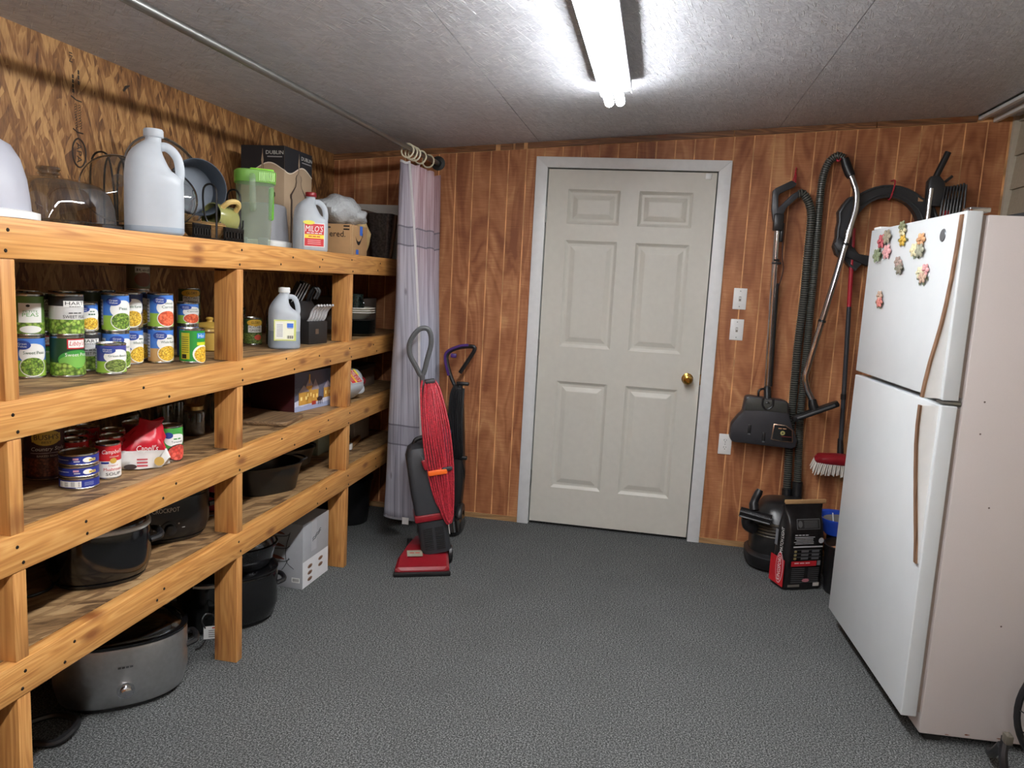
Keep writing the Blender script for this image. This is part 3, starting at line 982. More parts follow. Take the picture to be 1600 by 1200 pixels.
for yp in POSTS:
    zz = [ZS[0] - .0895, ZS[1] - .0005, ZS[1] - .0895, ZS[2] - .0005, ZS[2] - .0895, ZS[3] - .0005, ZS[3] - .0895, 0.0]
    for a, b_ in zip(zz[0::2], zz[1::2]):
        MB().box((XS - .0015 - .0445 - ox, yp + .019 - oy, (a + b_) / 2), (.087, .038, a - b_ - .0006), PINE_Z, .002).build('post', shelf)
    for zt_ in ZS:
        MB().box(((XS - .04 + XL + .042) / 2 - ox, yp + .019 - oy, zt_ - .012 - .0445), (XS - .04 - XL - .042, .038, .087), PINE_X, .002).build('cross_bearer', shelf)

# ================================================================= FOOD CANS
INKB, WHT, CRM = K(24, 24, 26), K(238, 238, 234), K(232, 222, 190)
GVB, GVD = K(70, 124, 206), K(42, 70, 150)
GRN, DGRN, LGRN = K(40, 140, 52), K(24, 66, 36), K(150, 190, 70)
REDI, TANI, YEL = K(196, 30, 38), K(196, 158, 104), K(240, 210, 50)

def can_body(t, r, h):
    MB().lathe([(0, .003), (r * .90, .003), (r * .93, 0), (r * .99, .0008), (r, .004), (r * .97, .006), (r * .97, h - .006), (r, h - .004), (r * .99, h - .0008), (r * .93, h), (r * .90, h - .004), (r * .62, h - .0035), (r * .6, h - .0045), (0, h - .0045)], TIN, 28).build('tin_body', t)
def can(x, y, z, r, h, spec, label, face=-20, group='food cans on the shelves', cat_='can'):
    t = thing('food_can', label, cat_, (x, y, z), 0, group)
    can_body(t, r, h)
    b = MB()
    rl = r * .985
    z0, z1 = .006, h - .006
    spec(b, rl, z0, z1, R(face))
    b.build('paper_label', t)
    return t
def wrap(b, r, z0, z1, mat):
    b.add(g_lathe([(r, z0), (r, z1)], 28), mat, True)
def band(b, r, z0, z1, mat, k=1):
    b.add(g_lathe([(r + .0004 * k, z0), (r + .0004 * k, z1)], 28), mat, True)

def gv(food, low, word, small='', top=GVB):
    def f(b, r, z0, z1, a):
        h = z1 - z0
        wrap(b, r, z0, z1, top)
        band(b, r, z0, z0 + h * .42, low)
        mp = cyl_map(r, a, z0)
        w = r * 1.15
        b.ell(mp, .1 * w, h * .60, w * .82, h * .27, WHT, 2)
        b.ell(mp, .05 * w, h * .26, w * .74, h * .27, WHT, 3)
        b.ell(mp, .05 * w, h * .26, w * .68, h * .24, food, 4)
        b.ell(mp, -.50 * w, h * .83, w * .46, h * .12, GVD, 5)
        b.text('Great', mp, -.50 * w, h * .865, h * .055, WHT, w=w * .5, k=6)
        b.text('Value', mp, -.50 * w, h * .795, h * .055, WHT, w=w * .5, k=6)
        b.text(word, mp, .12 * w, h * .63, h * .085, K(50, 90, 60), w=min(w * 1.15, max(4, len(word)) * w * .14), k=5)
        if small:
            b.text(small, mp, .15 * w, h * .745, h * .06, K(60, 100, 70), w=max(4, len(small)) * w * .10, k=5)
        # ingredients panel on the side
        b.rect(cyl_map(r, a + 2.0, z0), 0, h * .55, r * .7, h * .7, WHT, 2)
        for q in range(7):
            b.rect(cyl_map(r, a + 2.0, z0), 0, h * (.28 + .09 * q), r * .55, h * .02, INKB, 3, 3)
        b.rect(cyl_map(r, a - 1.75, z0), 0, h * .5, r * .6, h * .75, K(205, 210, 220), 2)
        for q in range(7):
            b.rect(cyl_map(r, a - 1.75, z0), 0, h * (.2 + .1 * q), r * .5, h * .02, INKB, 3, 3)
    return f
def hart(b, r, z0, z1, a):
    h = z1 - z0
    wrap(b, r, z0, z1, K(206, 206, 204))
    band(b, r, z0 + h * .74, z1, K(38, 38, 40))
    band(b, r, z0, z0 + h * .38, PEAS)
    mp = cyl_map(r, a, z0)
    w = r * 1.3
    b.rect(mp, .05 * w, h * .80, w * 1.05, h * .17, WHT, 3)
    b.text('HART', mp, .05 * w, h * .82, h * .095, INKB, w=w * .9, k=4)
    b.text('~5', mp, .05 * w, h * .735, h * .028, INKB, w=w * .6, k=4)
    b.text('~3', mp, .05 * w, h * .56, h * .04, INKB, w=w * .66, k=4)
    b.text('SWEET PEAS', mp, .05 * w, h * .46, h * .085, INKB, w=w * 1.1, k=4)
def libby(b, r, z0, z1, a):
    h = z1 - z0
    wrap(b, r, z0, z1, DGRN)
    band(b, r, z0, z0 + h * .34, PEAS)
    mp = cyl_map(r, a, z0)
    w = r * 1.2
    b.ell(mp, .1 * w, h * .42, w * .95, h * .26, K(60, 150, 60), 2)
    b.ell(mp, .1 * w, h * .38, w * .9, h * .18, K(120, 180, 80), 3)
    b.strip(mp, [(-w * .9 + w * 2 * i / 10, 0.0, h * (.26 + .09 * math.sin(i * .9))) for i in range(11)], PEAS, 4)
    b.rect(mp, .1 * w, h * .85, w * 1.0, h * .27, REDI, 3)
    b.rect(mp, .1 * w, h * .85, w * .88, h * .21, WHT, 4)
    b.text("Libby's", mp, .1 * w, h * .85, h * .12, REDI, w=w * .76, k=5, shear=.25)
    b.text('Sweet Peas', mp, .1 * w, h * .56, h * .095, WHT, w=w * 1.2, k=5)
def petite(b, r, z0, z1, a):
    h = z1 - z0
    wrap(b, r, z0, z1, K(96, 130, 64))
    band(b, r, z0, z0 + h * .3, PEAS)
    mp = cyl_map(r, a, z0)
    b.rect(mp, 0, h * .56, r * 1.5, h * .52, WHT, 2)
    b.text('PETITE', mp, 0, h * .60, h * .055, K(90, 150, 90), w=r * .9, k=3)
    b.text('PEAS', mp, 0, h * .51, h * .10, K(96, 160, 80), w=r * 1.0, k=3)
    b.ell(mp, -.15 * r, h * .75, r * .12, h * .035, INKB, 3)
    b.ell(mp, 0, h * .12, r * .7, h * .10, WHT, 3)
def greencan(b, r, z0, z1, a):
    h = z1 - z0
    wrap(b, r, z0, z1, GRN)
    mp = cyl_map(r, a, z0)
    b.rect(cyl_map(r, a - 1.35, z0), 0, h * .5, r * .75, h * .86, K(190, 180, 40), 2)
    for q in range(8):
        b.rect(cyl_map(r, a - 1.35, z0), 0, h * (.3 + .07 * q), r * .6, h * .018, DGRN, 3, 3)
    b.rect(cyl_map(r, a - 1.35, z0), -.08 * r, h * .16, r * .4, h * .14, INKB, 3, 3)
    b.ell(mp, .1 * r, h * .24, r * .85, h * .30, WHT, 2)
    b.ell(mp, .14 * r, h * .22, r * .75, h * .26, CORN, 3)
    b.rect(mp, .1 * r, h * .84, r * 1.0, h * .18, K(50, 130, 200), 2)
    b.text('Ho', mp, -.02 * r, h * .84, h * .13, WHT, w=r * .55, k=3)
    b.rect(mp, .1 * r, h * .58, r * 1.0, h * .10, K(200, 214, 40), 2)
def dark_label(c1, c2, word, food):
    def f(b, r, z0, z1, a):
        h = z1 - z0
        wrap(b, r, z0, z1, c1)
        mp = cyl_map(r, a, z0)
        b.ell(mp, 0, h * .3, r * .8, h * .24, food, 2)
        b.rect(mp, 0, h * .62, r * 1.5, h * .2, c2, 2)
        b.text(word, mp, 0, h * .62, h * .09, INKB, w=r * 1.2, k=3)
    return f
def mustard(b, r, z0, z1, a):
    h = z1 - z0
    wrap(b, r, z0, z1, K(60, 84, 44))
    mp = cyl_map(r, a, z0)
    band(b, r, z0, z0 + h * .42, BEANS)
    b.ell(mp, 0, h * .85, r * 1.0, h * .14, K(226, 180, 60), 2)
    b.text('GLORY', mp, 0, h * .86, h * .10, K(40, 24, 20), w=r * 1.0, k=3)
    b.rect(mp, 0, h * .60, r * 1.7, h * .28, WHT, 2)
    b.text('MUSTARD', mp, 0, h * .67, h * .09, INKB, w=r * 1.5, k=3)
    b.text('GREENS', mp, 0, h * .55, h * .09, INKB, w=r * 1.3, k=3)
    b.ell(mp, .3 * r, h * .26, r * .45, h * .11, K(220, 90, 70), 3)
def soup(b, r, z0, z1, a):
    h = z1 - z0
    wrap(b, r, z0, z1, K(236, 234, 228))
    band(b, r, z0 + h * .52, z1, REDI)
    mp = cyl_map(r, a, z0)
    b.text("Campbell's", mp, 0, h * .80, h * .13, WHT, w=r * 1.75, k=3, shear=.25)
    b.text('CONDENSED', mp, .1 * r, h * .655, h * .04, WHT, w=r * .8, k=3)
    b.ell(mp, 0, h * .53, r * .27, h * .085, K(200, 164, 70), 3)
    b.rect(mp, -.65 * r, h * .47, r * .6, h * .06, K(40, 60, 140), 3)
    b.text('Cream of', mp, 0, h * .38, h * .055, REDI, w=r * .8, k=3)
    b.text('Mushroom', mp, 0, h * .26, h * .10, REDI, w=r * 1.5, k=3)
    b.text('SOUP', mp, 0, h * .11, h * .10, INKB, w=r * 1.2, k=3)
def tunal(b, r, z0, z1, a):
    h = z1 - z0
    wrap(b, r, z0, z1, K(34, 50, 140))
    mp = cyl_map(r, a, z0)
    b.ell(mp, .25 * r, h * .5, r * .26, h * .34, WHT, 2)
    b.rect(mp, .5 * r, h * .46, r * .4, h * .30, K(240, 210, 80), 3)
    b.text('~2', mp, .5 * r, h * .48, h * .18, K(30, 40, 120), w=r * .34, k=4)
    b.rect(mp, -.35 * r, h * .68, r * .28, h * .26, K(200, 150, 170), 2)
    for q in (.30, .22):
        b.rect(mp, -.3 * r, h * q + .1 * h, r * .3, h * .05, WHT, 2, 3)
    b.rect(mp, -1.1 * r, h * .55, r * .8, h * .05, WHT, 2, 3)
def tunab(b, r, z0, z1, a):
    h = z1 - z0
    wrap(b, r, z0, z1, K(34, 50, 140))
    mp = cyl_map(r, a, z0)
    b.rect(mp, -.7 * r, h * .5, r * 1.2, h * .78, WHT, 2)
    for q in range(5):
        b.rect(mp, -.7 * r, h * (.24 + .13 * q), r * 1.05, h * .05, K(90, 90, 100), 3, 3)
    for q in range(4):
        b.rect(mp, .3 * r, h * (.3 + .13 * q), r * .5, h * .05, K(150, 160, 210), 3, 3)
def bush(b, r, z0, z1, a):
    h = z1 - z0
    wrap(b, r, z0, z1, K(58, 30, 36))
    band(b, r, z0 + h * .05, z0 + h * .40, BAKED)
    mp = cyl_map(r, a, z0)
    b.ell(mp, 0, h * .80, r * .78, h * .15, K(198, 164, 62), 2)
    b.rect(mp, 0, h * .80, r * 1.5, h * .16, K(198, 164, 62), 3)
    b.text("BUSH'S", mp, 0, h * .815, h * .10, INKB, w=r * 1.25, k=4)
    b.text('BEST', mp, 0, h * .715, h * .045, INKB, w=r * .5, k=4)
    b.text('Country Style', mp, .1 * r, h * .575, h * .075, K(216, 206, 196), w=r * 1.8, k=3, shear=.2)
    b.text('BAKED BEANS', mp, .1 * r, h * .45, h * .04, K(190, 170, 160), w=r * 1.2, k=3)
    b.rect(mp, 0, h * .505, r * 1.7, h * .012, K(170, 150, 150), 3)
def tomat(b, r, z0, z1, a):
    h = z1 - z0
    wrap(b, r, z0, z1, K(70, 160, 70))
    mp = cyl_map(r, a, z0)
    band(b, r, z0, z0 + h * .2, K(120, 90, 70))
    b.ell(mp, .1 * r, h * .62, r * .95, h * .2, WHT, 2)
    b.ell(mp, -.5 * r, h * .78, r * .34, h * .10, GVD, 3)
    b.text('~2', mp, .2 * r, h * .66, h * .07, K(80, 150, 80), w=r * .7, k=3)
    b.text('Tomatoes', mp, .2 * r, h * .57, h * .07, INKB, w=r * 1.0, k=3)
    b.ell(mp, .25 * r, h * .22, r * .95, h * .27, K(60, 44, 40), 3)
    b.ell(mp, .3 * r, h * .22, r * .88, h * .24, TOMATO, 4)
    b.rect(cyl_map(r, a + 1.35, z0), 0, h * .5, r * .2, h * .9, WHT, 4)

Z2 = ZS[1]
G2 = 'vegetable cans stacked on the second shelf'
def c2(x, y, tier, r, h, spec, label, face=-20, h0=.112):
    return can(x, y, Z2 + (h0 + .0005) * tier if tier else Z2, r, h, spec, label, face, G2)
c2(-1.633, 1.728, 0, .0375, .112, gv(PEAS_S, LGRN, 'Sweet Peas'), 'blue and white sweet peas can, bottom leftmost beside the shelf post', -38)
c2(-1.633, 1.728, 1, .0375, .110, petite, 'white and green petite peas can stacked leftmost beside the shelf post', -38)
c2(-1.675, 1.828, 0, .0375, .112, libby, 'shaded dark green peas can at shelf level, behind the brighter dark green one', -30)
c2(-1.675, 1.828, 1, .0375, .110, hart, 'shaded grey sweet peas can stacked behind the front grey one', -34)
c2(-1.578, 1.798, 0, .0425, .112, libby, 'dark green sweet peas can at the front left of the can stack', -22)
c2(-1.578, 1.798, 1, .0425, .112, hart, 'black topped grey sweet peas can stacked at the front left', -22)
c2(-1.618, 1.918, 0, .0375, .112, hart, 'grey peas can at shelf level squeezed behind the small green bean can', -40)
c2(-1.618, 1.918, 1, .031, .084, gv(CORN, TANI, '~3', '~2'), 'short blue can with yellow corn picture stacked beside the grey sweet peas can', -30)
c2(-1.521, 1.896, 0, .0395, .088, gv(BEANS, LGRN, 'Green Beans', top=K(70, 74, 150)), 'short purple-blue green bean can standing alone in front', -32)
c2(-1.575, 1.985, 0, .0375, .112, gv(PEAS_S, LGRN, 'Peas'), 'blue can hidden behind the short green bean can, under another pea can', -14)
c2(-1.575, 1.985, 1, .0375, .112, gv(PEAS_S, LGRN, 'Peas'), 'blue topped peas can with green pea picture in the upper tier', -26)
c2(-1.622, 2.108, 0, .0375, .112, gv(CORN, TANI, 'Whole Kernel', '~2'), 'blue whole corn can at shelf level behind the green bean can', -10)
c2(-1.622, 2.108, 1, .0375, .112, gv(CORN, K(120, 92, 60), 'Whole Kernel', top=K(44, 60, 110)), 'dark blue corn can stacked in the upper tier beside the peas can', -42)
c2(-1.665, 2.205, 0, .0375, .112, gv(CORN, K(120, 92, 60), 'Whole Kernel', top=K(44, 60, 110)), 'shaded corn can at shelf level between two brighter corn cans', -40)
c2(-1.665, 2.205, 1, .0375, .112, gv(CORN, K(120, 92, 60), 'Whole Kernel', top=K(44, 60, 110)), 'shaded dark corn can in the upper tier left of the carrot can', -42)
c2(-1.573, 2.190, 0, .0385, .112, gv(CORN, TANI, 'Whole Kernel', '~3'), 'bright blue whole kernel corn can under the tall carrot can', -24)
c2(-1.573, 2.190, 1, .0385, .112, gv(CARROT, LGRN, 'Carrots', 'Sliced'), 'tall blue can with orange sliced carrots stacked on a corn can', -24)
c2(-1.500, 2.250, 0, .0400, .112, greencan, 'bright green can with yellow side panel at the right of the cans', -12)
c2(-1.598, 2.372, 0, .0360, .112, dark_label(K(60, 90, 160), WHT, '~3', K(170, 40, 44)), 'blue and red can at shelf level, mostly hidden by the green can', -30)
c2(-1.598, 2.372, 1, .0360, .078, gv(CARROT, LGRN, 'Carrots', 'Sliced'), 'short blue sliced carrots can perched behind the green can', -34)
backs = [(-1.735, 1.745), (-1.765, 1.86), (-1.735, 1.965), (-1.745, 2.075), (-1.775, 2.18), (-1.735, 2.30), (-1.70, 2.115)]
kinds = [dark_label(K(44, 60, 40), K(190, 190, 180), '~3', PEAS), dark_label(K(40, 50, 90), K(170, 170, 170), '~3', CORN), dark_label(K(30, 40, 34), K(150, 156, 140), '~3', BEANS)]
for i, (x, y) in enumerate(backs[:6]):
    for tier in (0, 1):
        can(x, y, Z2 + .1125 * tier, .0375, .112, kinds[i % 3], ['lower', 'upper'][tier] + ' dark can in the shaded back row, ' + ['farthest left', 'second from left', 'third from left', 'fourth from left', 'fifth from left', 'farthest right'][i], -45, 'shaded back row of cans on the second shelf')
can(-1.735, 2.30, Z2 + .225, .037, .112, dark_label(K(110, 106, 78), K(200, 196, 180), 'Red', K(120, 70, 50)), 'olive labelled can alone on a third tier, touching the top board', -25, G2)
# glass jar support, ceramic canister and mustard greens near the second post
t = thing('ceramic_canister', 'mustard yellow lidded ceramic canister behind the middle post', 'canister', (-1.66, 2.60, Z2))
MB().lathe([(0, 0), (.050, 0), (.058, .004), (.060, .02), (.058, .075), (.054, .088), (.050, .090), (0, .090)], P('yellow_glaze', (196, 160, 74), .25, coat=.3), 32).build('pot', t)
MB().lathe([(.058, .086), (.059, .092), (.040, .104), (.012, .108), (.010, .112), (.015, .120), (.010, .126), (0, .127)], P('yellow_glaze', (196, 160, 74), .25), 32).build('lid', t)
MB().lathe([(.0600, .070), (.0604, .0725), (.0600, .075)], K(110, 74, 30), 32).build('painted_band', t)
can(-1.785, 2.66, Z2, .040, .118, kinds[2], 'shaded can at shelf level behind the yellow canister', -45, G2)
can(-1.785, 2.66, Z2 + .1185, .040, .112, mustard, 'shaded mustard greens can stacked high behind the middle post', -42, G2)
can(-1.655, 2.905, Z2, .0365, .114, mustard, 'bright mustard greens can standing right of the middle post', -42, G2)
for i, (x, y, tt) in enumerate(((-1.74, 2.92, 0), (-1.80, 3.02, 0), (-1.74, 2.92, 1))):
    can(x, y, Z2 + .1185 * tt, .038, .112 if tt == 0 else .035, kinds[i % 3], ['shaded can on the shelf directly behind the bright mustard greens', 'shaded can by the wall behind the pickle jar', 'flat shaded tin on top of the can behind the mustard greens'][i], -45, G2)
# pickle jar
def jar(name, label, x, y, z, r, h, lidmat, fill=None, group=None, lid=True):
    t = thing(name, label, 'jar', (x, y, z), 0, group)
    MB().lathe([(0, .003), (r * .9, 0), (r, .006), (r, h * .74), (r * .93, h * .82), (r * .8, h * .87), (r * .8, h * .98), (r * .74, h * .98), (r * .74, h * .87), (r * .88, h * .80), (r * .94, h * .73), (r * .94, .008), (0, .007)], GLASS_D, 26).build('glass', t)
    if fill is not None:
        MB().lathe([(0, .008), (r * .91, .009), (r * .91, h * .72), (r * .8, h * .78), (0, h * .78)], fill, 22).build('contents', t)
    if lid:
        MB().lathe([(r * .80, h * .88), (r * .86, h * .88), (r * .86, h), (r * .82, h * 1.015), (0, h * 1.015)], lidmat, 26).build('lid', t)
    return t
jar('glass_jar', 'glass jar of olive green pickles behind the half gallon jug', -1.585, 2.975, Z2, .044, .150, TIN, P('pickles', (150, 140, 60), .4, var=.3, vscale=70))

# ================================================================= PLASTIC JUGS
def jug_sections(w, h, style):
    if style == 'gallon':
        P_ = [(0, .45, .45, .45), (.012, .485, .485, .485), (.03, .5, .5, .5), (.30, .5, .5, .5), (.46, .495, .495, .495), (.54, .495, .49, .49),
              (.57, .49, .40, .485), (.61, .485, .30, .475), (.66, .475, .235, .46), (.71, .455, .19, .43), (.76, .415, .15, .38), (.80, .36, .13, .32), (.84, .28, .13, .24), (.875, .20, .13, .165), (.895, .145, .13, .135), (.93, .13, .13, .13), (.945, .13, .13, .13)]
    else:
        P_ = [(0, .45, .45, .45), (.012, .485, .485, .485), (.035, .5, .5, .5), (.30, .49, .49, .49), (.52, .495, .495, .495), (.58, .50, .48, .49),
              (.62, .49, .36, .475), (.66, .475, .24, .45), (.70, .445, .17, .41), (.75, .39, .13, .35), (.80, .32, .12, .28), (.85, .245, .14, .20), (.885, .185, .15, .16), (.90, .165, .15, .155), (.93, .155, .15, .15), (.945, .155, .15, .15)]
    secs = []
    for z, l, r, d in P_:
        n = 3.2 if z < .58 else 2.6
        if z > .86:
            n = 2.0
        secs.append(sel((l + r) / 2 * w, d * w, n, 32, (r - l) / 2 * w, 0, z * h))
    return secs
def jug(name, label, loc, w, h, capmat, rotz=0, style='gallon', liquid=0.0, deco=None, rot=None, group=None, mat=None):
    t = thing(name, label, 'jug', loc, rotz, group, rot)
    mat = mat or HDPE
    secs = jug_sections(w, h, style)
    lo = [s for s in secs if s[0][2] <= liquid * h]
    if liquid:
        zl = liquid * h
        k = len(lo)
        a, b_ = secs[k - 1], secs[k]
        tt = (zl - a[0][2]) / (b_[0][2] - a[0][2])
        mid = [tuple(p[i] + (q[i] - p[i]) * tt for i in range(3)) for p, q in zip(a, b_)]
        body = MB().add(g_loft(lo + [mid], cap=False), HDPE_L, True)
        body.add(([p for p in lo[0]], [list(range(len(lo[0])))]), HDPE_L)
        body.add(g_loft([mid] + secs[k:], cap=False), mat, True)
    else:
        body = MB().add(g_loft(secs, cap=False), mat, True)
        body.add(([p for p in secs[0]], [list(range(len(secs[0])))]), mat)
    body.build('bottle', t)
    if style == 'gallon':
        path = cat([(.08 * w, 0, .835 * h), (.20 * w, 0, .845 * h), (.315 * w, 0, .81 * h), (.40 * w, 0, .745 * h), (.435 * w, 0, .66 * h), (.438 * w, 0, .58 * h), (.42 * w, 0, .52 * h)], 5)
        rr = .062 * w
    else:
        path = cat([(.08 * w, 0, .845 * h), (.22 * w, 0, .85 * h), (.33 * w, 0, .82 * h), (.40 * w, 0, .74 * h), (.43 * w, 0, .66 * h), (.43 * w, 0, .60 * h), (.40 * w, 0, .55 * h)], 5)
        rr = .062 * w
    MB().tube(path, rr, mat, 10, flat=1.35).build('handle', t)
    cx = (0 if style == 'gallon' else -.002)
    MB().lathe([(.165 * w, .925 * h), (.17 * w, .93 * h), (.17 * w, .985 * h), (.155 * w, h), (0, h)] if style == 'gallon' else [(.185 * w, .915 * h), (.19 * w, .92 * h), (.19 * w, .99 * h), (.17 * w, h), (0, h)], capmat, 24, c=(cx, 0, 0)).build('cap', t)
    if deco:
        b = MB()
        deco(b, w, h)
        b.build('label', t)
    return t
def sup_map(w, h, frac, face):
    """map on a jug side at superellipse radius: face 'n' = local -y side"""
    return plane_map((0, -.5 * w - .0005, 0), (1, 0, 0), (0, 0, 1))
def milos(b, w, h):
    # label on the -y face, rounded rectangle, red with yellow band
    mp = sup_map(w, h, 0, 'n')
    red = K(200, 34, 44)
    b.rect(mp, 0.04 * w, .27 * h, .60 * w, .40 * h, WHT, 1)
    b.rect(mp, 0.04 * w, .27 * h, .56 * w, .375 * h, red, 2)
    b.ell(mp, -.12 * w, .475 * h, .17 * w, .035 * h, K(236, 224, 80), 4)
    b.rect(mp, 0.04 * w, .245 * h, .56 * w, .065 * h, K(244, 214, 60), 3)
    b.text("MILO'S", mp, .04 * w, .375 * h, .10 * h, WHT, w=.50 * w, k=4, shear=.12)
    b.text('~4', mp, .04 * w, .30 * h, .022 * h, WHT, w=.46 * w, k=4)
    b.text('~3', mp, .04 * w, .245 * h, .026 * h, red, w=.36 * w, k=4)
    for q in (.18, .15, .12):
        b.rect(mp, .04 * w, q * h, .38 * w, .008 * h, K(240, 190, 190), 3, 2)
def vinegar(b, w, h):
    mp = plane_map((0, -.495 * w - .0005, 0), (1, 0, 0), (0, 0, 1))
    b.rect(mp, -.05 * w, .31 * h, .70 * w, .34 * h, K(206, 214, 120), 1)
    b.rect(mp, -.07 * w, .31 * h, .60 * w, .30 * h, K(236, 236, 214), 2)
    b.rect(mp, -.22 * w, .31 * h, .22 * w, .25 * h, WHT, 3)
    for q in range(9):
        b.rect(mp, -.22 * w, (.21 + .024 * q) * h, .19 * w, .006 * h, K(90, 90, 96), 4, 2)
    b.rect(mp, .11 * w, .39 * h, .20 * w, .07 * h, K(70, 120, 220), 3, 2)
    b.rect(mp, .11 * w, .345 * h, .18 * w, .008 * h, K(60, 90, 180), 3, 2)
    for q in range(9):
        b.rect(mp, (.02 + .022 * q) * w, .20 * h, (.006 + .006 * (q % 3)) * w, .05 * h, INKB, 3, 1)
Z1 = ZS[0]
jug('plastic_jug', 'large white plastic jug, nearly empty, unlabelled, on the top shelf', (-1.478, 2.035, Z1), .160, .302, HDPE, R(40), liquid=.07)
jug('tea_jug', 'empty tea jug with red cap and red label standing on the top shelf', (-1.485, 3.075, Z1), .142, .247, RED_PL, R(34), deco=milos)
jug('vinegar_jug', 'half gallon jug with white cap and pale label, one third full', (-1.492, 2.865, Z2), .124, .247, WHITE_PL, R(36), 'half', .29, vinegar)
# the same kind of tea jug lying on its side on the third shelf
ax = Vector((.16, .987, 0)).normalized()                 # bottle axis
rotm = Matrix.Identity(3)
lx = Vector((.70, -.11, -.70)); lx = (lx - ax * lx.dot(ax)).normalized()
ly = ax.cross(lx)
rotm.col[0], rotm.col[1], rotm.col[2] = lx, ly, ax
jl = jug('tea_jug', 'empty tea jug with red label lying on its side on the third shelf', (-1.505, 3.42, ZS[2] + .079), .136, .24, RED_PL, rot=rotm.to_euler(), deco=milos)
# ================================================================= TOP SHELF
t = thing('cake_carrier', 'pale lilac domed cake cover on a white base, leftmost on the top shelf', 'cake carrier', (-1.60, 1.515, Z1))
MB().lathe([(0, 0), (.150, 0), (.156, .004), (.156, .020), (.140, .024), (0, .024)], WHITE_PL, 40).build('base', t)
MB().lathe([(.138, .022), (.136, .05), (.130, .10), (.118, .145), (.100, .175), (.07, .192), (.03, .198), (0, .199)], LILAC, 40).build('cover', t)
t = thing('glass_cake_dome', 'clear covered cake dish with moulded knob on the top shelf', 'cake dish', (-1.650, 1.830, Z1))
s_ = [sel(.142, .142, 4, 40, 0, 0, .0), sel(.150, .150, 4, 40, 0, 0, .004), sel(.150, .150, 4, 40, 0, 0, .014), sel(.146, .146, 4, 40, 0, 0, .016)]
MB().add(g_loft(s_, cap=True), GLASS_G, True).build('tray', t)
s_ = [sel(.138, .138, 4, 40, 0, 0, .0165), sel(.135, .135, 4, 40, 0, 0, .06), sel(.128, .128, 3.6, 40, 0, 0, .095), sel(.110, .110, 3.2, 40, 0, 0, .118), sel(.085, .085, 2.8, 40, 0, 0, .127), sel(.04, .04, 2.2, 40, 0, 0, .130)]
MB().add(g_loft(s_, cap=True), GLASS_G, True).build('dome', t)
MB().lathe([(.022, .130), (.022, .138), (.028, .142), (.024, .149), (.030, .154), (.028, .160), (0, .162)], GLASS_D, 24).build('knob', t)

WIRE = P('black_wire', (22, 20, 20), .4, .3)
def plate_rack(label, x0, y0, n, dy, hgt, slots_y):
    t = thing('wire_lid_rack', label, 'rack', (x0, y0, Z1))
    for i in range(n):
        yy = i * dy
        b = MB()
        for s in (1,):
            b.tube(cat([(-.14, yy, .03), (-.14, yy, hgt * .6), (-.13, yy, hgt * .92), (-.10, yy, hgt), (-.07, yy, hgt * .92), (-.055, yy, hgt * .55), (-.05, yy, .03)], 5), .0032, WIRE, 6)
        b.build('wire_hoop', t)
    b = MB()
    for xx in (-.145, .0):
        b.tube([(xx, -.02, .028), (xx, (n - 1) * dy + .02, .028)], .004, WIRE, 6)
    b.tube([(-.145, -.02, .028), (.0, -.02, .028)], .004, WIRE, 6)
    b.tube([(-.145, (n - 1) * dy + .02, .028), (.0, (n - 1) * dy + .02, .028)], .004, WIRE, 6)
    b.build('base_wire', t)
    MB().box((-.072, (n - 1) * dy / 2, .012), (.150, (n - 1) * dy + .05, .024), WIRE, .003).build('foot', t)
    return t
plate_rack('black wire hoop rack with lids in it, against the strand board wall', -1.66, 2.165, 3, .062, .255, None)
# glass lids leaning in the rack
def glass_lid(label, loc, r, rot):
    t = thing('pot_cover', label, 'lid', loc, 0, 'glass pot lids in the rack', rot)
    MB().lathe([(r, 0), (r * .98, .006), (r * .9, .018), (r * .7, .034), (r * .4, .046), (0, .050)], GLASS_D, 36).build('glass', t)
    MB().lathe([(r * .97, -.003), (r * 1.01, -.003), (r * 1.015, .003), (r * .99, .006), (r * .97, .002)], CHROME, 36).build('steel_rim', t)
    MB().lathe([(.006, .049), (.006, .06), (.018, .066), (.020, .076), (.014, .082), (0, .083)], GLASS_G, 18).build('knob', t)
def tilt(normal, up=(0, 0, 1)):
    n = Vector(normal).normalized()
    x = Vector(up).cross(n).normalized()
    y = n.cross(x)
    m = Matrix.Identity(3)
    m.col[0], m.col[1], m.col[2] = x, y, n
    return m.to_euler()
glass_lid('glass pot lid with steel rim leaning left of the big plastic jug', (-1.655, 2.105, Z1 + .138), .104, tilt((.62, -.70, .22)))
glass_lid('second glass lid with clear knob partly behind the big plastic jug', (-1.570, 2.225, Z1 + .126), .092, tilt((.66, -.66, .22)))
glass_lid('wide domed glass lid rising behind the big plastic jug', (-1.735, 2.46, Z1 + .200), .165, tilt((.92, -.30, .25)))
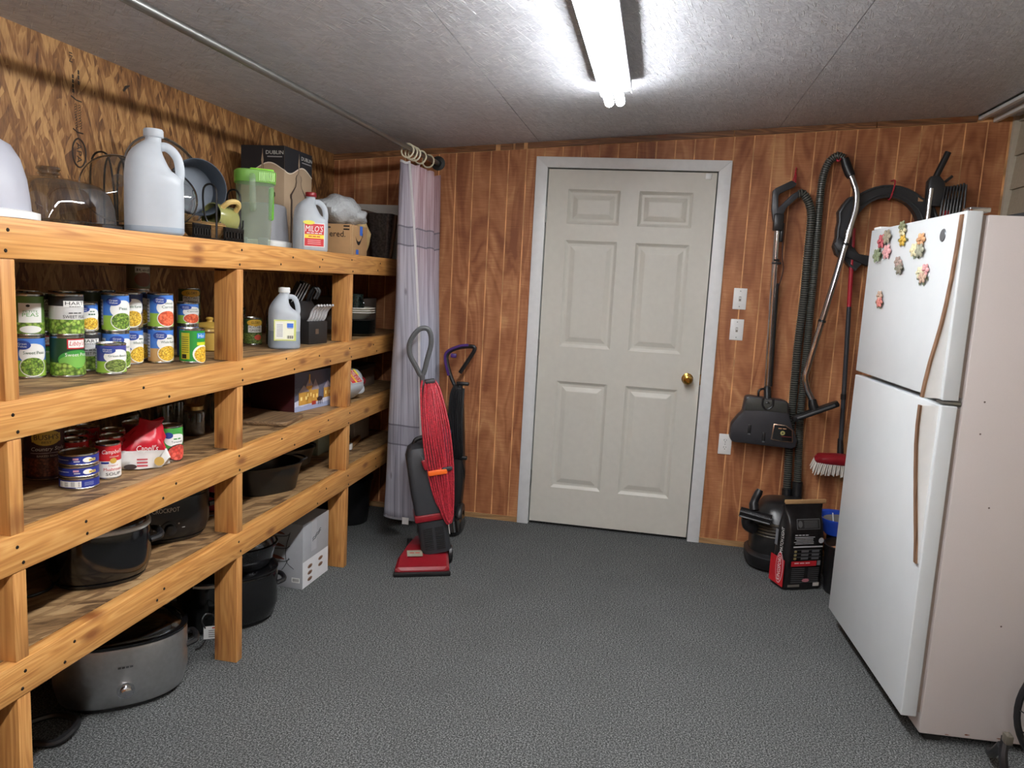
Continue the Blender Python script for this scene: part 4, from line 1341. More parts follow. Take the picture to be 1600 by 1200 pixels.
# second rack: slotted black base with wire arches, pots stored in it
t = thing('slotted_pan_rack', 'black slotted pan rack with tall wire arches, right of the big jug', 'rack', (-1.50, 2.32, Z1))
for (a0, a1, nm) in ((-.13, -.035, 'left'), (.045, .165, 'right')):
    b = MB()
    for z in (.008, .042):
        b.box((.045, (a0 + a1) / 2, z), (.006, a1 - a0, .014), WIRE)
    n = 6
    for q in range(n + 1):
        b.box((.045, lerp(a0 + .004, a1 - .004, q / n), .025), (.006, .007, .04), WIRE)
    b.build('slotted_panel', t)
MB().box((-.04, .017, .004), (.17, .29, .008), WIRE, .002).build('rack_base', t)
for yy, hh in ((.005, .165), (.150, .165)):
    MB().tube(cat([(.042, yy, .01), (.042, yy, hh * .6), (.040, yy, hh), (.015, yy + .004, hh * 1.12), (-.012, yy + .008, hh), (-.014, yy + .02, hh * .5), (.0, yy + .035, hh * .30), (.02, yy + .050, hh * .32), (.022, yy + .055, hh * .5)], 5), .0036, WIRE, 6).build('wire_arch', t)
t = thing('cake_pan', 'dark grey round deep pan standing on edge in the pan rack', 'pan', (-1.535, 2.345, Z1 + .175), 0, None, tilt((.80, -.57, .05)))
rp_ = .092
MB().lathe([(0, -.085), (rp_ * .86, -.085), (rp_ * .90, -.080), (rp_, -.002), (rp_ * 1.03, .001), (rp_ * 1.0, .003), (rp_ * .97, 0), (rp_ * .86, -.078), (0, -.080)], P('nonstick_grey', (84, 92, 102), .42, .25), 40).build('pan_shell', t)
for k in range(4):
    MB().lathe([(rp_ * (.90 + .025 * k) * 1.005, -.07 + .017 * k), (rp_ * (.92 + .025 * k) * 1.01, -.066 + .017 * k), (rp_ * (.915 + .025 * k) * 1.005, -.062 + .017 * k)], P('nonstick_dark', (44, 48, 54), .45, .2), 36).build('pressed_ring', t)
t = thing('mug', 'olive green mug with beige handle lying in the pan rack', 'mug', (-1.505, 2.430, Z1 + .080), 0, None, tilt((-.25, -.95, .12)))
OL = P('olive_glaze', (140, 140, 84), .25, coat=.3)
MB().lathe([(0, -.045), (.040, -.045), (.046, -.035), (.047, .035), (.046, .046), (.043, .046), (.043, -.03), (0, -.034)], OL, 30).build('cup', t)
MB().tube(cat([(.03, .030, -.030), (.052, .050, -.022), (.060, .058, 0), (.052, .050, .024), (.03, .030, .032)], 5), .009, P('beige_glaze', (206, 178, 112), .3), 8).build('handle', t)
t = thing('basket', 'small brown woven bowl under the pans in the rack', 'bowl', (-1.53, 2.365, Z1 + .009))
BRW = P('brown_glaze', (120, 92, 58), .35, var=.3, vscale=60)
MB().lathe([(0, 0), (.045, 0), (.062, .018), (.070, .048), (.066, .052), (.058, .02), (0, .008)], BRW, 28).build('bowl_shell', t)
for k in range(3):
    MB().lathe([(.053 + .006 * k, .014 + .012 * k), (.060 + .006 * k, .018 + .012 * k), (.056 + .006 * k, .022 + .012 * k)], P('tan_coil', (176, 140, 84), .5), 24).build('coil', t)

# pitcher with lime lid
t = thing('pitcher', 'tall clear green-tinted plastic pitcher with lime lid on the top shelf', 'pitcher', (-1.49, 2.625, Z1), R(35))
secs = [sel(.052, .052, 3, 32, 0, 0, .0), sel(.054, .054, 3, 32, 0, 0, .006), sel(.060, .060, 3.2, 32, 0, 0, .12), sel(.068, .066, 3.4, 32, 0, 0, .235), sel(.070, .068, 3.4, 32, 0, 0, .256)]
MB().add(g_loft(secs, cap=False), PITCH, True).add((secs[0], [list(range(32))]), PITCH).build('jug_body', t)
MB().add(g_loft([sel(.0715, .0695, 3.4, 32, 0, 0, .225), sel(.0725, .0705, 3.4, 32, 0, 0, .258), sel(.0725, .0705, 3.4, 32, 0, 0, .266), sel(.066, .064, 3.4, 32, 0, 0, .270)], cap=True), milky('lime_skirt', (160, 214, 110), .4, .3, clear=.2), True).build('lid', t)
MB().box((.022, 0, .272), (.085, .05, .014), GREEN_LID, .005).build('spout_flap', t)
b = MB()
for q in range(8):
    b.box((.010 + .007 * q, -.0695, .245), (.003, .004, .03), P('lime_rib', (190, 232, 150), .35))
b.build('grip_ribs', t)
MB().tube(cat([(-.015, -.062, .245), (-.018, -.098, .235), (-.018, -.100, .18), (-.016, -.094, .135), (-.013, -.064, .130)], 5), .011, PITCH, 10).build('handle', t)
mpq = plane_map((.0, 0, 0), (0, 1, 0), (0, 0, 1))
MB().box((.058, .0, .155), (.018, .03, .12), milky('lime_strip', (120, 200, 60), .4), .006).build('lime_stripe', t)

# frosted storage box upside down on its lid
t = thing('storage_box', 'frosted clear storage box upside down on its white latch lid', 'storage box', (-1.660, 2.995, Z1), R(4))
MB().add(g_loft([sel(.092, .092, 7, 36, 0, 0, 0), sel(.096, .096, 7, 36, 0, 0, .006), sel(.096, .096, 7, 36, 0, 0, .030), sel(.090, .090, 7, 36, 0, 0, .034)]), WHITE_PL, True).build('lid', t)
MB().add(g_loft([sel(.086, .086, 7, 36, 0, 0, .034), sel(.078, .078, 6, 36, 0, 0, .170), sel(.074, .074, 5, 36, 0, 0, .182), sel(.064, .064, 4, 36, 0, 0, .186)]), HDPE_C, True).build('bin', t)
for sx in (-.045, .045):
    MB().box((sx, -.098, .024), (.045, .006, .034), milky('latch_blue', (190, 200, 220), .3), .004).build('latch', t)

# boxed glass jars: printed carton
t = thing('carton', 'tall printed gift carton with apothecary jar pictures at the back of the top shelf', 'box', (-1.63, 3.115, Z1))
BX, BY, BH = .205, .265, .445
CTAN = P('carton_tan', (168, 146, 120), .6, var=.08, vscale=6)
MB().box((-BX / 2, BY / 2, BH / 2), (BX, BY, BH), CTAN, .001).build('carton_body', t)
def carton_print(b, mp, w):
    h = BH
    navy = K(24, 28, 34)
    jarink, jarlite = K(64, 50, 42), K(158, 138, 116)
    pr = []
    for i in range(17):
        u = -w / 2 + w * i / 16
        pr.append((u, h * (.80 - .045 * math.sin((i / 16) * 2 * PI + .6)), h))
    b.strip(mp, pr, navy, 1)
    b.strip(mp, [(u, v0 - .005, v0) for u, v0, v1 in pr], K(216, 204, 186), 2)
    # jar silhouette: drum, shoulder, knob
    prof = [(.27, 0), (.27, .50), (.30, .52), (.30, .55), (.22, .59), (.12, .64), (.09, .69), (.11, .72), (.09, .75), (.03, .77), (.02, .83), (.035, .86), (.02, .90), (.006, .93), (.004, .97)]
    for (r0, v0), (r1, v1) in zip(prof, prof[1:]):
        n = 1
        for sgn, mm, kx in ((1, jarink, 3), (.80, jarlite, 4)):
            vs = [mp(-r0 * w * sgn, v0 * h, kx), mp(r0 * w * sgn, v0 * h, kx), mp(r1 * w * sgn, v1 * h, kx), mp(-r1 * w * sgn, v1 * h, kx)]
            b.add((vs, [[0, 1, 2, 3]]), mm)
    b.text('DUBLIN', mp, w * .28, h * .935, .016, K(196, 196, 190), w=w * .40, k=5)
    b.rect(mp, w * .28, h * .895, w * .34, .004, K(150, 150, 150), 3, 2)
b = MB(); carton_print(b, plane_map((-BX / 2, 0, 0), (1, 0, 0), (0, 0, 1)), BX); b.build('printed_face', t)
b = MB(); carton_print(b, plane_map((0, BY / 2, 0), (0, 1, 0), (0, 0, 1)), BY); b.build('printed_face', t)

# delivery carton with bubble wrap
t = thing('delivery_carton', 'brown open delivery carton with a black smile arrow at the end of the top shelf', 'box', (-1.455, 3.435, Z1), R(0))
MB().box((-.135, .105, .072), (.27, .21, .144), CARDBOARD, .001).build('carton_body', t)
b = MB()
mf = plane_map((-.135, 0, 0), (1, 0, 0), (0, 0, 1))
b.text('ered.', mf, .070, .098, .030, INKB, w=.080)
b.build('lettering', t)
ms = plane_map((0, .105, 0), (0, 1, 0), (0, 0, 1))
b = MB()
pr = []
for i in range(13):
    u = -.045 + .085 * i / 12
    mid = .060 + 24 * (u + .005) ** 2 * .8
    th = .008 * math.sin(PI * (i + .3) / 12.6) + .001
    pr.append((u, mid - th, mid + th))
b.strip(ms, pr, INKB, 2)
b.add(([ms(.032, .108, 2), ms(.050, .112, 2), ms(.046, .086, 2), ms(.040, .098, 2)], [[0, 1, 2, 3]]), INKB)
b.build('smile_arrow', t)
b = MB().rect(ms, -.080, .07, .012, .14, K(196, 160, 116), 1, 1)
b.build('paper_tape', t)
MB().rect(ms, .025, .121, .034, .045, K(70, 120, 220), 3, 1).build('blue_tape', t)
MB().rect(ms, -.02, .018, .032, .022, K(60, 110, 210), 3, 1).build('blue_tape', t)
MB().rect(mf, .02, .127, .03, .006, INKB, 3, 1).rect(mf, .115, .135, .03, .006, INKB, 3, 1).rect(mf, .115, .120, .03, .006, INKB, 3, 1).build('box_marks', t)
rb = random.Random(3)
def lump(c, s, seed, mat, amp=.18, seg=28, rg=18, freq=3.0):
    rr = random.Random(seed)
    ph = [(rr.uniform(1, freq), rr.uniform(1, freq), rr.uniform(0, 6.3), rr.uniform(0, 6.3)) for _ in range(7)]
    secs = []
    for i in range(1, rg):
        th = PI * i / rg
        ring_ = []
        for j in range(seg):
            p = 2 * PI * j / seg
            n = Vector((math.sin(th) * math.cos(p), math.sin(th) * math.sin(p), -math.cos(th)))
            d = sum(math.sin(a * 2 * n.x + b_ * 2 * n.y + f0) * math.cos(a * 1.7 * n.z + f1) for a, b_, f0, f1 in ph) / 7
            k_ = 1 + amp * d * 2
            ring_.append((c[0] + s[0] * n.x * k_, c[1] + s[1] * n.y * k_, c[2] + s[2] * n.z * k_))
        secs.append(ring_)
    return MB().add(g_loft(secs, cap=True), mat, True)
bwm, nt, bs, out = new_mat('bubble_film')
vo = N(nt, 'ShaderNodeTexVoronoi', i_Scale=95.0); L(nt, pos(nt), vo.inputs['Vector'])
bs.inputs['Base Color'].default_value = rgb(206, 210, 212)
bs.inputs['Roughness'].default_value = .22
bs.inputs['Alpha'].default_value = .72
bump(nt, bs, vo.outputs['Distance'], .9, .004)
t = thing('bubble_wrap', 'crumpled clump of clear bubble wrap on the brown delivery carton', 'bubble wrap', (-1.56, 3.52, Z1 + .156))
for (dx, dy, dz, sx, sy, sz, sd) in ((0, 0, .062, .105, .12, .07, 2), (.055, .05, .035, .08, .09, .045, 5), (-.03, .06, .075, .09, .085, .055, 9)):
    lump((dx, dy, dz), (sx, sy, sz), sd, bwm, .16).build('wrap_fold', t)
t = thing('gift_bag', 'cream bag bulging behind the brown delivery carton', 'bag', (-1.585, 3.74, Z1))
MB().add(g_loft([sel(.07, .05, 4, 24, 0, 0, 0), sel(.085, .065, 3, 24, .01, 0, .06), sel(.09, .068, 3, 24, .015, 0, .12), sel(.06, .05, 3, 24, .01, 0, .19), sel(.05, .015, 2.5, 24, 0, 0, .215)]), P('cream_bag', (206, 176, 124), .6), True).build('bag_body', t)
MB().box((.01, 0, .215), (.10, .02, .02), K(110, 30, 44), .004).build('maroon_band', t)
t = thing('picture_carton', 'dark brown printed carton in the shaded corner of the top shelf', 'box', (-1.665, 3.95, Z1))
MB().box((0, 0, .125), (.22, .20, .25), P('dark_carton', (86, 62, 50), .6, var=.3, vscale=9), .002).build('carton_body', t)
b = MB(); m_ = plane_map((0, -.10, .125), (1, 0, 0), (0, 0, 1))
b.rect(m_, .05, .05, .10, .10, K(140, 80, 50), 1, 2); b.rect(m_, .05, -.05, .10, .09, K(110, 96, 92), 1, 2); b.ell(m_, .05, -.02, .03, .04, K(40, 40, 36), 2)
b.text('~3', m_, .05, .08, .018, K(220, 160, 80), w=.07)
b.build('printed_face', t)
t = thing('white_board', 'plain white panel leaning on the wall in the top shelf corner', 'panel', (-1.66, 4.20, Z1))
MB().box((0, 0, .155), (.50, .02, .31), P('off_white_board', (206, 204, 198), .6), .003).build('board', t)
MB().box((.262, -.002, .15), (.022, .024, .31), BLK, .003).build('black_edge', t)
t = thing('glass_vase', 'dark textured square glass vase at the curtain end of the top shelf', 'vase', (-1.475, 3.92, Z1))
MB().add(g_loft([sel(.045, .045, 6, 24, 0, 0, 0), sel(.060, .060, 6, 24, 0, 0, .14), sel(.068, .068, 6, 24, 0, 0, .235), sel(.062, .062, 6, 24, 0, 0, .232), sel(.055, .055, 6, 24, 0, 0, .14), sel(.04, .04, 6, 24, 0, 0, .01)]), P('smoke_glass_solid', (52, 46, 44), .15, var=.5, vscale=90, bumpy=.5), True).build('vessel', t)
MB().lathe([(.004, .23), (.03, .232), (.03, .236), (.004, .236)], GLASS_D, 16).build('stopper', t)

# ================================================================= SECOND SHELF, RIGHT
t = thing('knife_block', 'black knife block full of kitchen knives beside the right-hand post', 'knife block', (-1.515, 3.13, Z2), R(-12))
# side profile in local x (towards the room) and z, extruded along local y
prof = [(-.10, 0), (.055, 0), (.055, .098), (.020, .105), (-.030, .185), (-.105, .150)]
MB().prism(prof, -.065, .065, P('block_black', (34, 32, 32), .45), 'y', bev=.003).build('block', t)
MB().box((.0555, -.01, .055), (.002, .022, .022), P('badge', (120, 100, 84), .4, .5)).build('badge', t)
def knife(y, x, z, ln, w, kind):
    d = Vector((.52, 0, .854))
    b = MB()
    px = Vector((.854, 0, -.52))
    o = Vector((x, y, z))
    T = Matrix.Identity(4)
    for i, col in enumerate((px, Vector((0, 1, 0)), d)):
        T[0][i], T[1][i], T[2][i] = col
    T.translation = o
    if kind == 'big':
        b.box((0, 0, ln / 2), (.024, w, ln), BLK, .004, T=T)
        b.box((.0125, 0, ln / 2), (.003, w * .5, ln), P('handle_band', (190, 190, 192), .3, .2), .001, T=T)
        b.box((-.0125, 0, ln / 2), (.003, w * .5, ln), CHROME, .001, T=T)
    else:
        pts = [T @ Vector(p) for p in ((0, 0, -.01), (.004, 0, .02), (-.002, 0, .05), (.004, 0, .08), (.012, 0, .092))]
        b.tube(cat(pts, 4), .0075, P('steak_handle', (196, 196, 198), .3, .15), 6, flat=.7)
    return b
k = 0
for y, ln in ((-.052, .115), (-.032, .120), (-.012, .118), (.010, .112)):
    knife(y, -.072, .168, ln, .012, 'big').build('knife_handle', t)
for y in (.032, .050):
    b = MB().tube(cat([(-.035, y, .178), (-.015, y - .008, .215), (.0, y, .245), (.016, y + .008, .230), (.004, y, .195)], 5), .006, BLK, 7)
    b.build('scissor_loop', t)
for q in range(6):
    knife(-.052 + .0205 * q, .036, .100, .09, .009, 'small').build('steak_knife', t)
t = thing('white_cup', 'white china cup peeking out behind the right-hand post', 'cup', (-1.50, 3.475, Z2))
MB().lathe([(0, 0), (.026, 0), (.030, .005), (.038, .05), (.042, .055), (.042, .060), (.036, .062), (.045, .085), (.041, .086), (.030, .05), (0, .01)], WHITE_PL, 28).build('cup_body', t)
DPL = P('dark_plate', (22, 28, 28), .18, coat=.3)
for i in range(9):
    o = MB().lathe([(0, .003), (.070, .003), (.075, 0), (.082, .003), (.108, .011), (.111, .014), (.108, .0145), (.080, .007), (0, .006)], DPL, 40).build('dinner_plate', loc=(-1.535, 3.70, Z2 + i * .0085))
    tag(o, ['bottom', 'second from bottom', 'third from bottom', 'fourth from bottom', 'middle', 'fourth from top', 'third from top', 'second from top', 'topmost'][i] + ' dark dinner plate of the stack under the bowls', 'plate', 'stack of dark dinner plates')
zz = Z2 + 8 * .0085 + .0146
for i in range(3):
    t = thing('pasta_bowl', ['lowest wide white bowl on the dark plates', 'middle white-rimmed bowl of three on the dark plates', 'top white-rimmed bowl under the dark mug'][i], 'bowl', (-1.535, 3.70, zz + i * .011), 0, 'stack of white-rimmed bowls')
    MB().lathe([(0, .002), (.045, 0), (.060, .006), (.085, .030), (.104, .036), (.106, .039), (.102, .040), (.082, .034), (.055, .010), (0, .006)], P('cream_china', (196, 192, 176), .25), 40).build('china', t)
    MB().lathe([(.1055, .0365), (.1068, .039), (.104, .0402)], P('white_rim', (236, 234, 226), .2), 40).build('rim', t)
t = thing('dark_mug', 'dark green patterned mug standing on the stacked bowls', 'mug', (-1.535, 3.70, zz + .0335), R(-30))
MB().lathe([(0, 0), (.038, 0), (.042, .004), (.044, .095), (.041, .095), (.038, .008), (0, .006)], P('green_speckle', (28, 40, 36), .2, var=.6, vscale=120), 30).build('cup_body', t)
MB().tube(cat([(.042, 0, .02), (.066, 0, .03), (.070, 0, .055), (.042, 0, .078)], 5), .006, DPL, 8).build('handle', t)
t = thing('grey_carton', 'grey carton in the dark corner behind the plates', 'box', (-1.74, 4.05, Z2))
MB().box((0, 0, .09), (.28, .26, .18), P('grey_card', (110, 100, 92), .7), .003).build('carton_body', t)
MB().box((0, -.131, .09), (.26, .002, .03), K(140, 132, 120)).build('tape', t)

# ================================================================= THIRD SHELF
Z3 = ZS[2]
G3 = 'cans on the third shelf'
can(-1.70, 1.842, Z3, .0505, .160, bush, 'large maroon baked beans can at the left of the third shelf', -42, G3)
for i in range(3):
    can(-1.553, 1.800, Z3 + i * .0335, .0505, .033, tunab if i == 0 else tunal, ['bottom blue tuna tin with white panel', 'middle blue tuna tin of the stack of three', 'top blue tuna tin of the stack of three'][i], -38, G3, 'tin')
can(-1.545, 1.905, Z3, .0345, .105, soup, 'bright red and white mushroom soup can in front', -28, G3)
rk = [(-1.60, 1.99), (-1.655, 1.905), (-1.72, 1.985), (-1.76, 2.08), (-1.655, 2.065), (-1.80, 1.93)]
for i, (x, y) in enumerate(rk):
    can(x, y, Z3, .0345, .105, soup, ['red soup can right behind the front mushroom soup can', 'red soup can directly behind the tuna tins', 'red soup can by the snack bag, second row back', 'red soup can deepest in the shade by the wall', 'red soup can half hidden by the snack bag', 'red soup can against the wall behind the large beans can'][i], -45, 'soup cans behind the tuna tins')
can(-1.515, 2.150, Z3, .0385, .115, tomat, 'green and white diced tomatoes can right of the crumpled bag', -32, G3)
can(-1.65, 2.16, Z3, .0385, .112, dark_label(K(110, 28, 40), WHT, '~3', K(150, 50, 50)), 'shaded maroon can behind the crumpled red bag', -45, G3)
t = thing('snack_bag', 'crumpled red and white foil snack bag on the third shelf', 'bag', (-1.540, 2.035, Z3), R(34))
RBAG, WBAG = P('red_foil', (186, 26, 44), .25, var=.25, vscale=20), P('white_foil', (222, 222, 220), .3, var=.06)
def bag_secs():
    rr = random.Random(8)
    out_ = []
    for z, a, bb_, cx in ((0, .066, .030, 0), (.004, .074, .038, 0), (.03, .075, .040, 0), (.058, .072, .036, .002), (.060, .072, .036, .002), (.09, .060, .028, .010), (.115, .042, .018, .020), (.132, .030, .008, .030), (.150, .034, .003, .034)):
        lp = []
        for i in range(32):
            tt = 2 * PI * i / 32
            w_ = 1 + .12 * math.sin(3 * tt + z * 60) * (z > .003) + .09 * math.sin(7 * tt - z * 90) + .06 * math.sin(11 * tt + z * 170)
            c_, s_ = math.cos(tt), math.sin(tt)
            lp.append((cx + a * w_ * math.copysign(abs(c_) ** .7, c_), bb_ * w_ * math.copysign(abs(s_) ** .7, s_), z + .006 * math.sin(2 * tt + 1) * (z > .1)))
        out_.append(lp)
    return out_
sb_ = bag_secs()
MB().add(g_loft(sb_[:4], cap=False), WBAG, True).add((sb_[0], [list(range(32))]), WBAG).add(g_loft(sb_[3:], cap=True), RBAG, True).build('foil', t)
b = MB(); m_ = plane_map((.012, -.046, 0), (1, 0, 0), (0, 0, 1))
b.text("Capell's", m_, .012, .066, .018, WHT, w=.060, k=2, shear=.25)
b.ell(m_, .045, .026, .014, .014, K(206, 170, 90), 1); b.ell(m_, -.035, .012, .018, .008, K(60, 50, 50), 1)
for q in range(3):
    b.rect(m_, -.002, .034 - .010 * q, .030, .004, K(190, 40, 60), 2, 3)
b.build('bag_print', t)
# empty canning jars
GJ = 'empty glass canning jars on the third shelf'
jar('canning_jar', 'glass jar with a brass screw lid in front of the other empty jars', -1.665, 2.505, Z3, .040, .110, P('gold_lid', (176, 150, 92), .3, .9), None, GJ)
jar('canning_jar', 'tall lidded empty glass jar behind the brass lidded jar, near the bag', -1.765, 2.46, Z3, .040, .145, TIN, None, GJ)
jar('canning_jar', 'lidless empty glass jar against the wall between taller jars', -1.80, 2.58, Z3, .040, .135, TIN, None, GJ, False)
jar('canning_jar', 'large lidless empty glass jar beside the middle post', -1.625, 2.625, Z3, .042, .150, TIN, None, GJ, False)
jar('canning_jar', 'half hidden empty glass jar farthest left of the jars', -1.81, 2.34, Z3, .038, .120, TIN, None, GJ, False)
jar('canning_jar', 'empty glass jar just right of the middle post, by the cutting board', -1.70, 2.70, Z3, .040, .14, TIN, None, GJ, False)
t = thing('cutting_board', 'worn rounded wooden cutting board lying flat on the third shelf', 'cutting board', (-1.595, 2.865, Z3), R(8))
MB().add(g_loft([sel(.150, .115, 8, 40, 0, 0, 0), sel(.153, .118, 8, 40, 0, 0, .004), sel(.153, .118, 8, 40, 0, 0, .014), sel(.150, .115, 8, 40, 0, 0, .018)]), wood('worn_board', 'y', rgb(74, 54, 36), rgb(122, 94, 64), rgb(150, 120, 84), .7, False), True).build('board', t)
t = thing('puzzle_box', 'maroon box with a snowy village picture on its long side, third shelf', 'box', (-1.545, 3.066, Z3), R(-9.5))
PX, PY, PH = .235, .325, .178
MB().box((-PX / 2, PY / 2, PH / 2), (PX, PY, PH), P('maroon_card', (66, 20, 28), .45), .002).build('carton', t)
b = MB()
mp = plane_map((0, PY / 2, 0), (0, 1, 0), (0, 0, 1))
W_, H_ = PY, PH
b.rect(mp, 0, H_ * .62, W_ * .995, H_ * .75, K(92, 96, 116), 1, 2)
b.rect(mp, 0, H_ * .80, W_ * .995, H_ * .39, K(78, 82, 104), 2, 2)
b.strip(mp, [(-W_ / 2 + W_ * i / 12, 0.001, H_ * (.26 + .03 * math.sin(i * 1.3))) for i in range(13)], K(206, 212, 232), 3)
b.strip(mp, [(-W_ / 2 + W_ * i / 12, 0.001, H_ * (.13 + .02 * math.sin(i * 2.1))) for i in range(13)], K(160, 172, 206), 4)
gold, roofc = K(206, 156, 70), K(150, 140, 150)
def house(u, w, h0, h1, peak):
    b.rect(mp, u, H_ * (h0 + h1) / 2, w, H_ * (h1 - h0), gold, 5, 1)
    b.add(([mp(u - w * .6, H_ * h1, 6), mp(u + w * .6, H_ * h1, 6), mp(u, H_ * peak, 6)], [[0, 1, 2]]), roofc)
    for du in (-.25, .25):
        b.rect(mp, u + du * w, H_ * (h0 + (h1 - h0) * .5), w * .2, H_ * .09, K(255, 226, 140), 7, 1)
house(-W_ * .30, W_ * .22, .16, .48, .66); house(-W_ * .17, W_ * .14, .16, .62, .84); house(-W_ * .03, W_ * .16, .18, .50, .78); house(W_ * .27, W_ * .18, .24, .50, .70)
b.rect(mp, -W_ * .17, H_ * .80, W_ * .03, H_ * .24, gold, 7, 1)
for u0 in (W_ * .36,):
    b.rect(mp, u0, H_ * .5, W_ * .018, H_ * .85, K(36, 28, 30), 7, 1)
    for q in range(7):
        b.add(([mp(u0, H_ * (.45 + .07 * q), 7), mp(u0, H_ * (.47 + .07 * q), 7), mp(u0 + W_ * (.10 - .01 * q) * (1 if q % 2 else -1), H_ * (.58 + .06 * q), 7)], [[0, 1, 2]]), K(36, 28, 30))
b.rect(mp, -W_ * .06, H_ * .16, W_ * .10, H_ * .10, K(176, 60, 50), 7, 1)
b.ell(mp, W_ * .08, H_ * .24, W_ * .07, H_ * .06, K(50, 40, 44), 7)
for q in (-.04, .02, .08):
    b.rect(mp, W_ * (.08 + q * .7), H_ * .15, W_ * .012, H_ * .12, K(50, 40, 44), 7, 1)
b.build('village_picture', t)
t = thing('parts_box', 'low grey-brown box in the dark end of the third shelf', 'box', (-1.72, 3.98, Z3))
MB().box((0, 0, .05), (.30, .24, .10), P('grey_brown_card', (120, 104, 90), .7), .003).build('box_base', t)
MB().box((0, 0, .112), (.31, .25, .024), P('black_lidded', (40, 36, 36), .5), .003).build('box_lid', t)

# ================================================================= COOKERS AND PANS
def cooker(name, label, loc, rotz, a, bb_, h, bodymat, rim, lidmat, knob_front=True, rimmat=None, handles=True, badge=None, lidknob=True, feet=True, metalfront=None):
    """oval slow cooker; local -y is its front"""
    t = thing(name, label, 'slow cooker', loc, rotz)
    nn_ = 2.4
    MB().add(g_loft([sel(a * .86, bb_ * .86, nn_, 44, 0, 0, .012), sel(a * .93, bb_ * .93, nn_, 44, 0, 0, .022), sel(a, bb_, nn_, 44, 0, 0, h * .35), sel(a, bb_, nn_, 44, 0, 0, h - .01), sel(a * .985, bb_ * .985, nn_, 44, 0, 0, h)]), bodymat, True).build('heating_base', t)
    MB().add(g_loft([sel(a * .82, bb_ * .82, nn_, 44, 0, 0, 0), sel(a * .90, bb_ * .90, nn_, 44, 0, 0, .013)]), BLK, True).build('foot_ring', t)
    rm = rimmat or BLK_GLOSS
    MB().add(g_loft([sel(a * .97, bb_ * .97, nn_, 44, 0, 0, h), sel(a * 1.01, bb_ * 1.01, nn_, 44, 0, 0, h + .004), sel(a * 1.01, bb_ * 1.01, nn_, 44, 0, 0, h + .012), sel(a * .97, bb_ * .97, nn_, 44, 0, 0, h + .015), sel(a * .92, bb_ * .92, nn_, 44, 0, 0, h + .013)]), rm, True).build('crock_rim', t)
    if lidmat:
        MB().add(g_loft([sel(a * .92, bb_ * .92, nn_, 44, 0, 0, h + .013), sel(a * .90, bb_ * .90, nn_, 44, 0, 0, h + .022), sel(a * .7, bb_ * .7, nn_, 44, 0, 0, h + .042), sel(a * .35, bb_ * .35, nn_, 44, 0, 0, h + .052), sel(a * .05, bb_ * .05, nn_, 44, 0, 0, h + .054)]), lidmat, True).build('lid', t)
        if lidknob:
            MB().lathe([(.010, h + .053), (.009, h + .062), (.022, h + .068), (.022, h + .078), (.012, h + .082), (0, h + .082)], BLK, 20).build('lid_knob', t)
    if handles:
        for sgn in (-1, 1):
            MB().tube(cat([(sgn * a * .96, -.045, h * .66), (sgn * (a + .022), -.040, h * .70), (sgn * (a + .030), 0, h * .71), (sgn * (a + .022), .040, h * .70), (sgn * a * .96, .045, h * .66)], 5), .010, BLK, 8).build('side_handle', t)
    if knob_front:
        T = Matrix.Translation((0, -bb_ * 1.0, h * .36)) @ Matrix.Rotation(R(90), 4, 'X')
        MB().lathe([(0, -.004), (.026, -.004), (.026, .003), (.018, .004), (.017, .022), (.012, .025), (0, .025)], knob_front if not isinstance(knob_front, bool) else BLK, 24, T=T).build('control_knob', t)
    if badge:
        b = MB()
        m_ = lambda u, v, k=1: (u, -bb_ * (max(0, 1 - (abs(u) / a) ** nn_)) ** (1 / nn_) - .001 - .0004 * k, v)
        badge(b, m_, a, h)
        b.build('badge', t)
    return t
Z4 = ZS[3]
def bd_crock(b, m_, a, h):
    b.text('CROCKPOT', m_, -.01, h * .78, .016, K(190, 182, 170), w=.085, k=2)
    for q in (-.045, .045):
        b.rect(m_, q, h * .36, .010, .003, K(160, 160, 160), 2, 2)
    b.ell(m_, -.03, h * .46, .003, .003, K(160, 160, 160), 2); b.ell(m_, .03, h * .46, .003, .003, K(160, 160, 160), 2)
cooker('slow_cooker', 'black oval slow cooker with white-lettered front on the lowest shelf', (-1.632, 2.262, Z4), R(48), .155, .120, .155, P('satin_black', (24, 24, 25), .3), None, GLASS_D, BLK, badge=bd_crock)
cooker('roaster_cooker', 'glossy black pot with chrome rim and lid at the left of the lowest shelf', (-1.580, 1.900, Z4), R(48), .140, .128, .155, BLK_GLOSS, None, BLK_GLOSS, False, P('pale_rim', (206, 206, 204), .2), True)
t = thing('toaster', 'black and chrome toaster half hidden by the left post on the lowest shelf', 'toaster', (-1.73, 1.575, Z4), R(12))
MB().add(g_loft([sel(.085, .13, 5, 32, 0, 0, .012), sel(.092, .138, 5, 32, 0, 0, .025), sel(.090, .135, 5, 32, 0, 0, .14), sel(.075, .12, 5, 32, 0, 0, .165)]), BLK_GLOSS, True).build('shell', t)
MB().box((0, .134, .09), (.15, .008, .13), CHROME, .004).build('chrome_end', t)
MB().box((0, 0, .006), (.17, .25, .012), BLK, .003).build('foot', t)
b = MB().box((0, .142, .11), (.02, .016, .02), BLK, .003); b.build('lever', t)
MB().tube(cat([(.06, .10, .006), (.11, .10, .006), (.14, .16, .006), (.12, .22, .006)], 5), .004, BLK, 6).build('power_cord', t)
t = thing('red_pot', 'dark red pot tucked behind the middle post on the lowest shelf', 'pot', (-1.655, 2.60, Z4))
MB().lathe([(0, 0), (.075, 0), (.085, .008), (.088, .115), (.092, .120), (.084, .122), (.080, .012), (0, .01)], P('dark_red_enamel', (120, 22, 40), .3), 32).build('pot_body', t)
MB().lathe([(.090, .122), (.088, .128), (.05, .145), (.012, .150), (.016, .165), (0, .167)], BLK_GLOSS, 32).build('pot_lid', t)
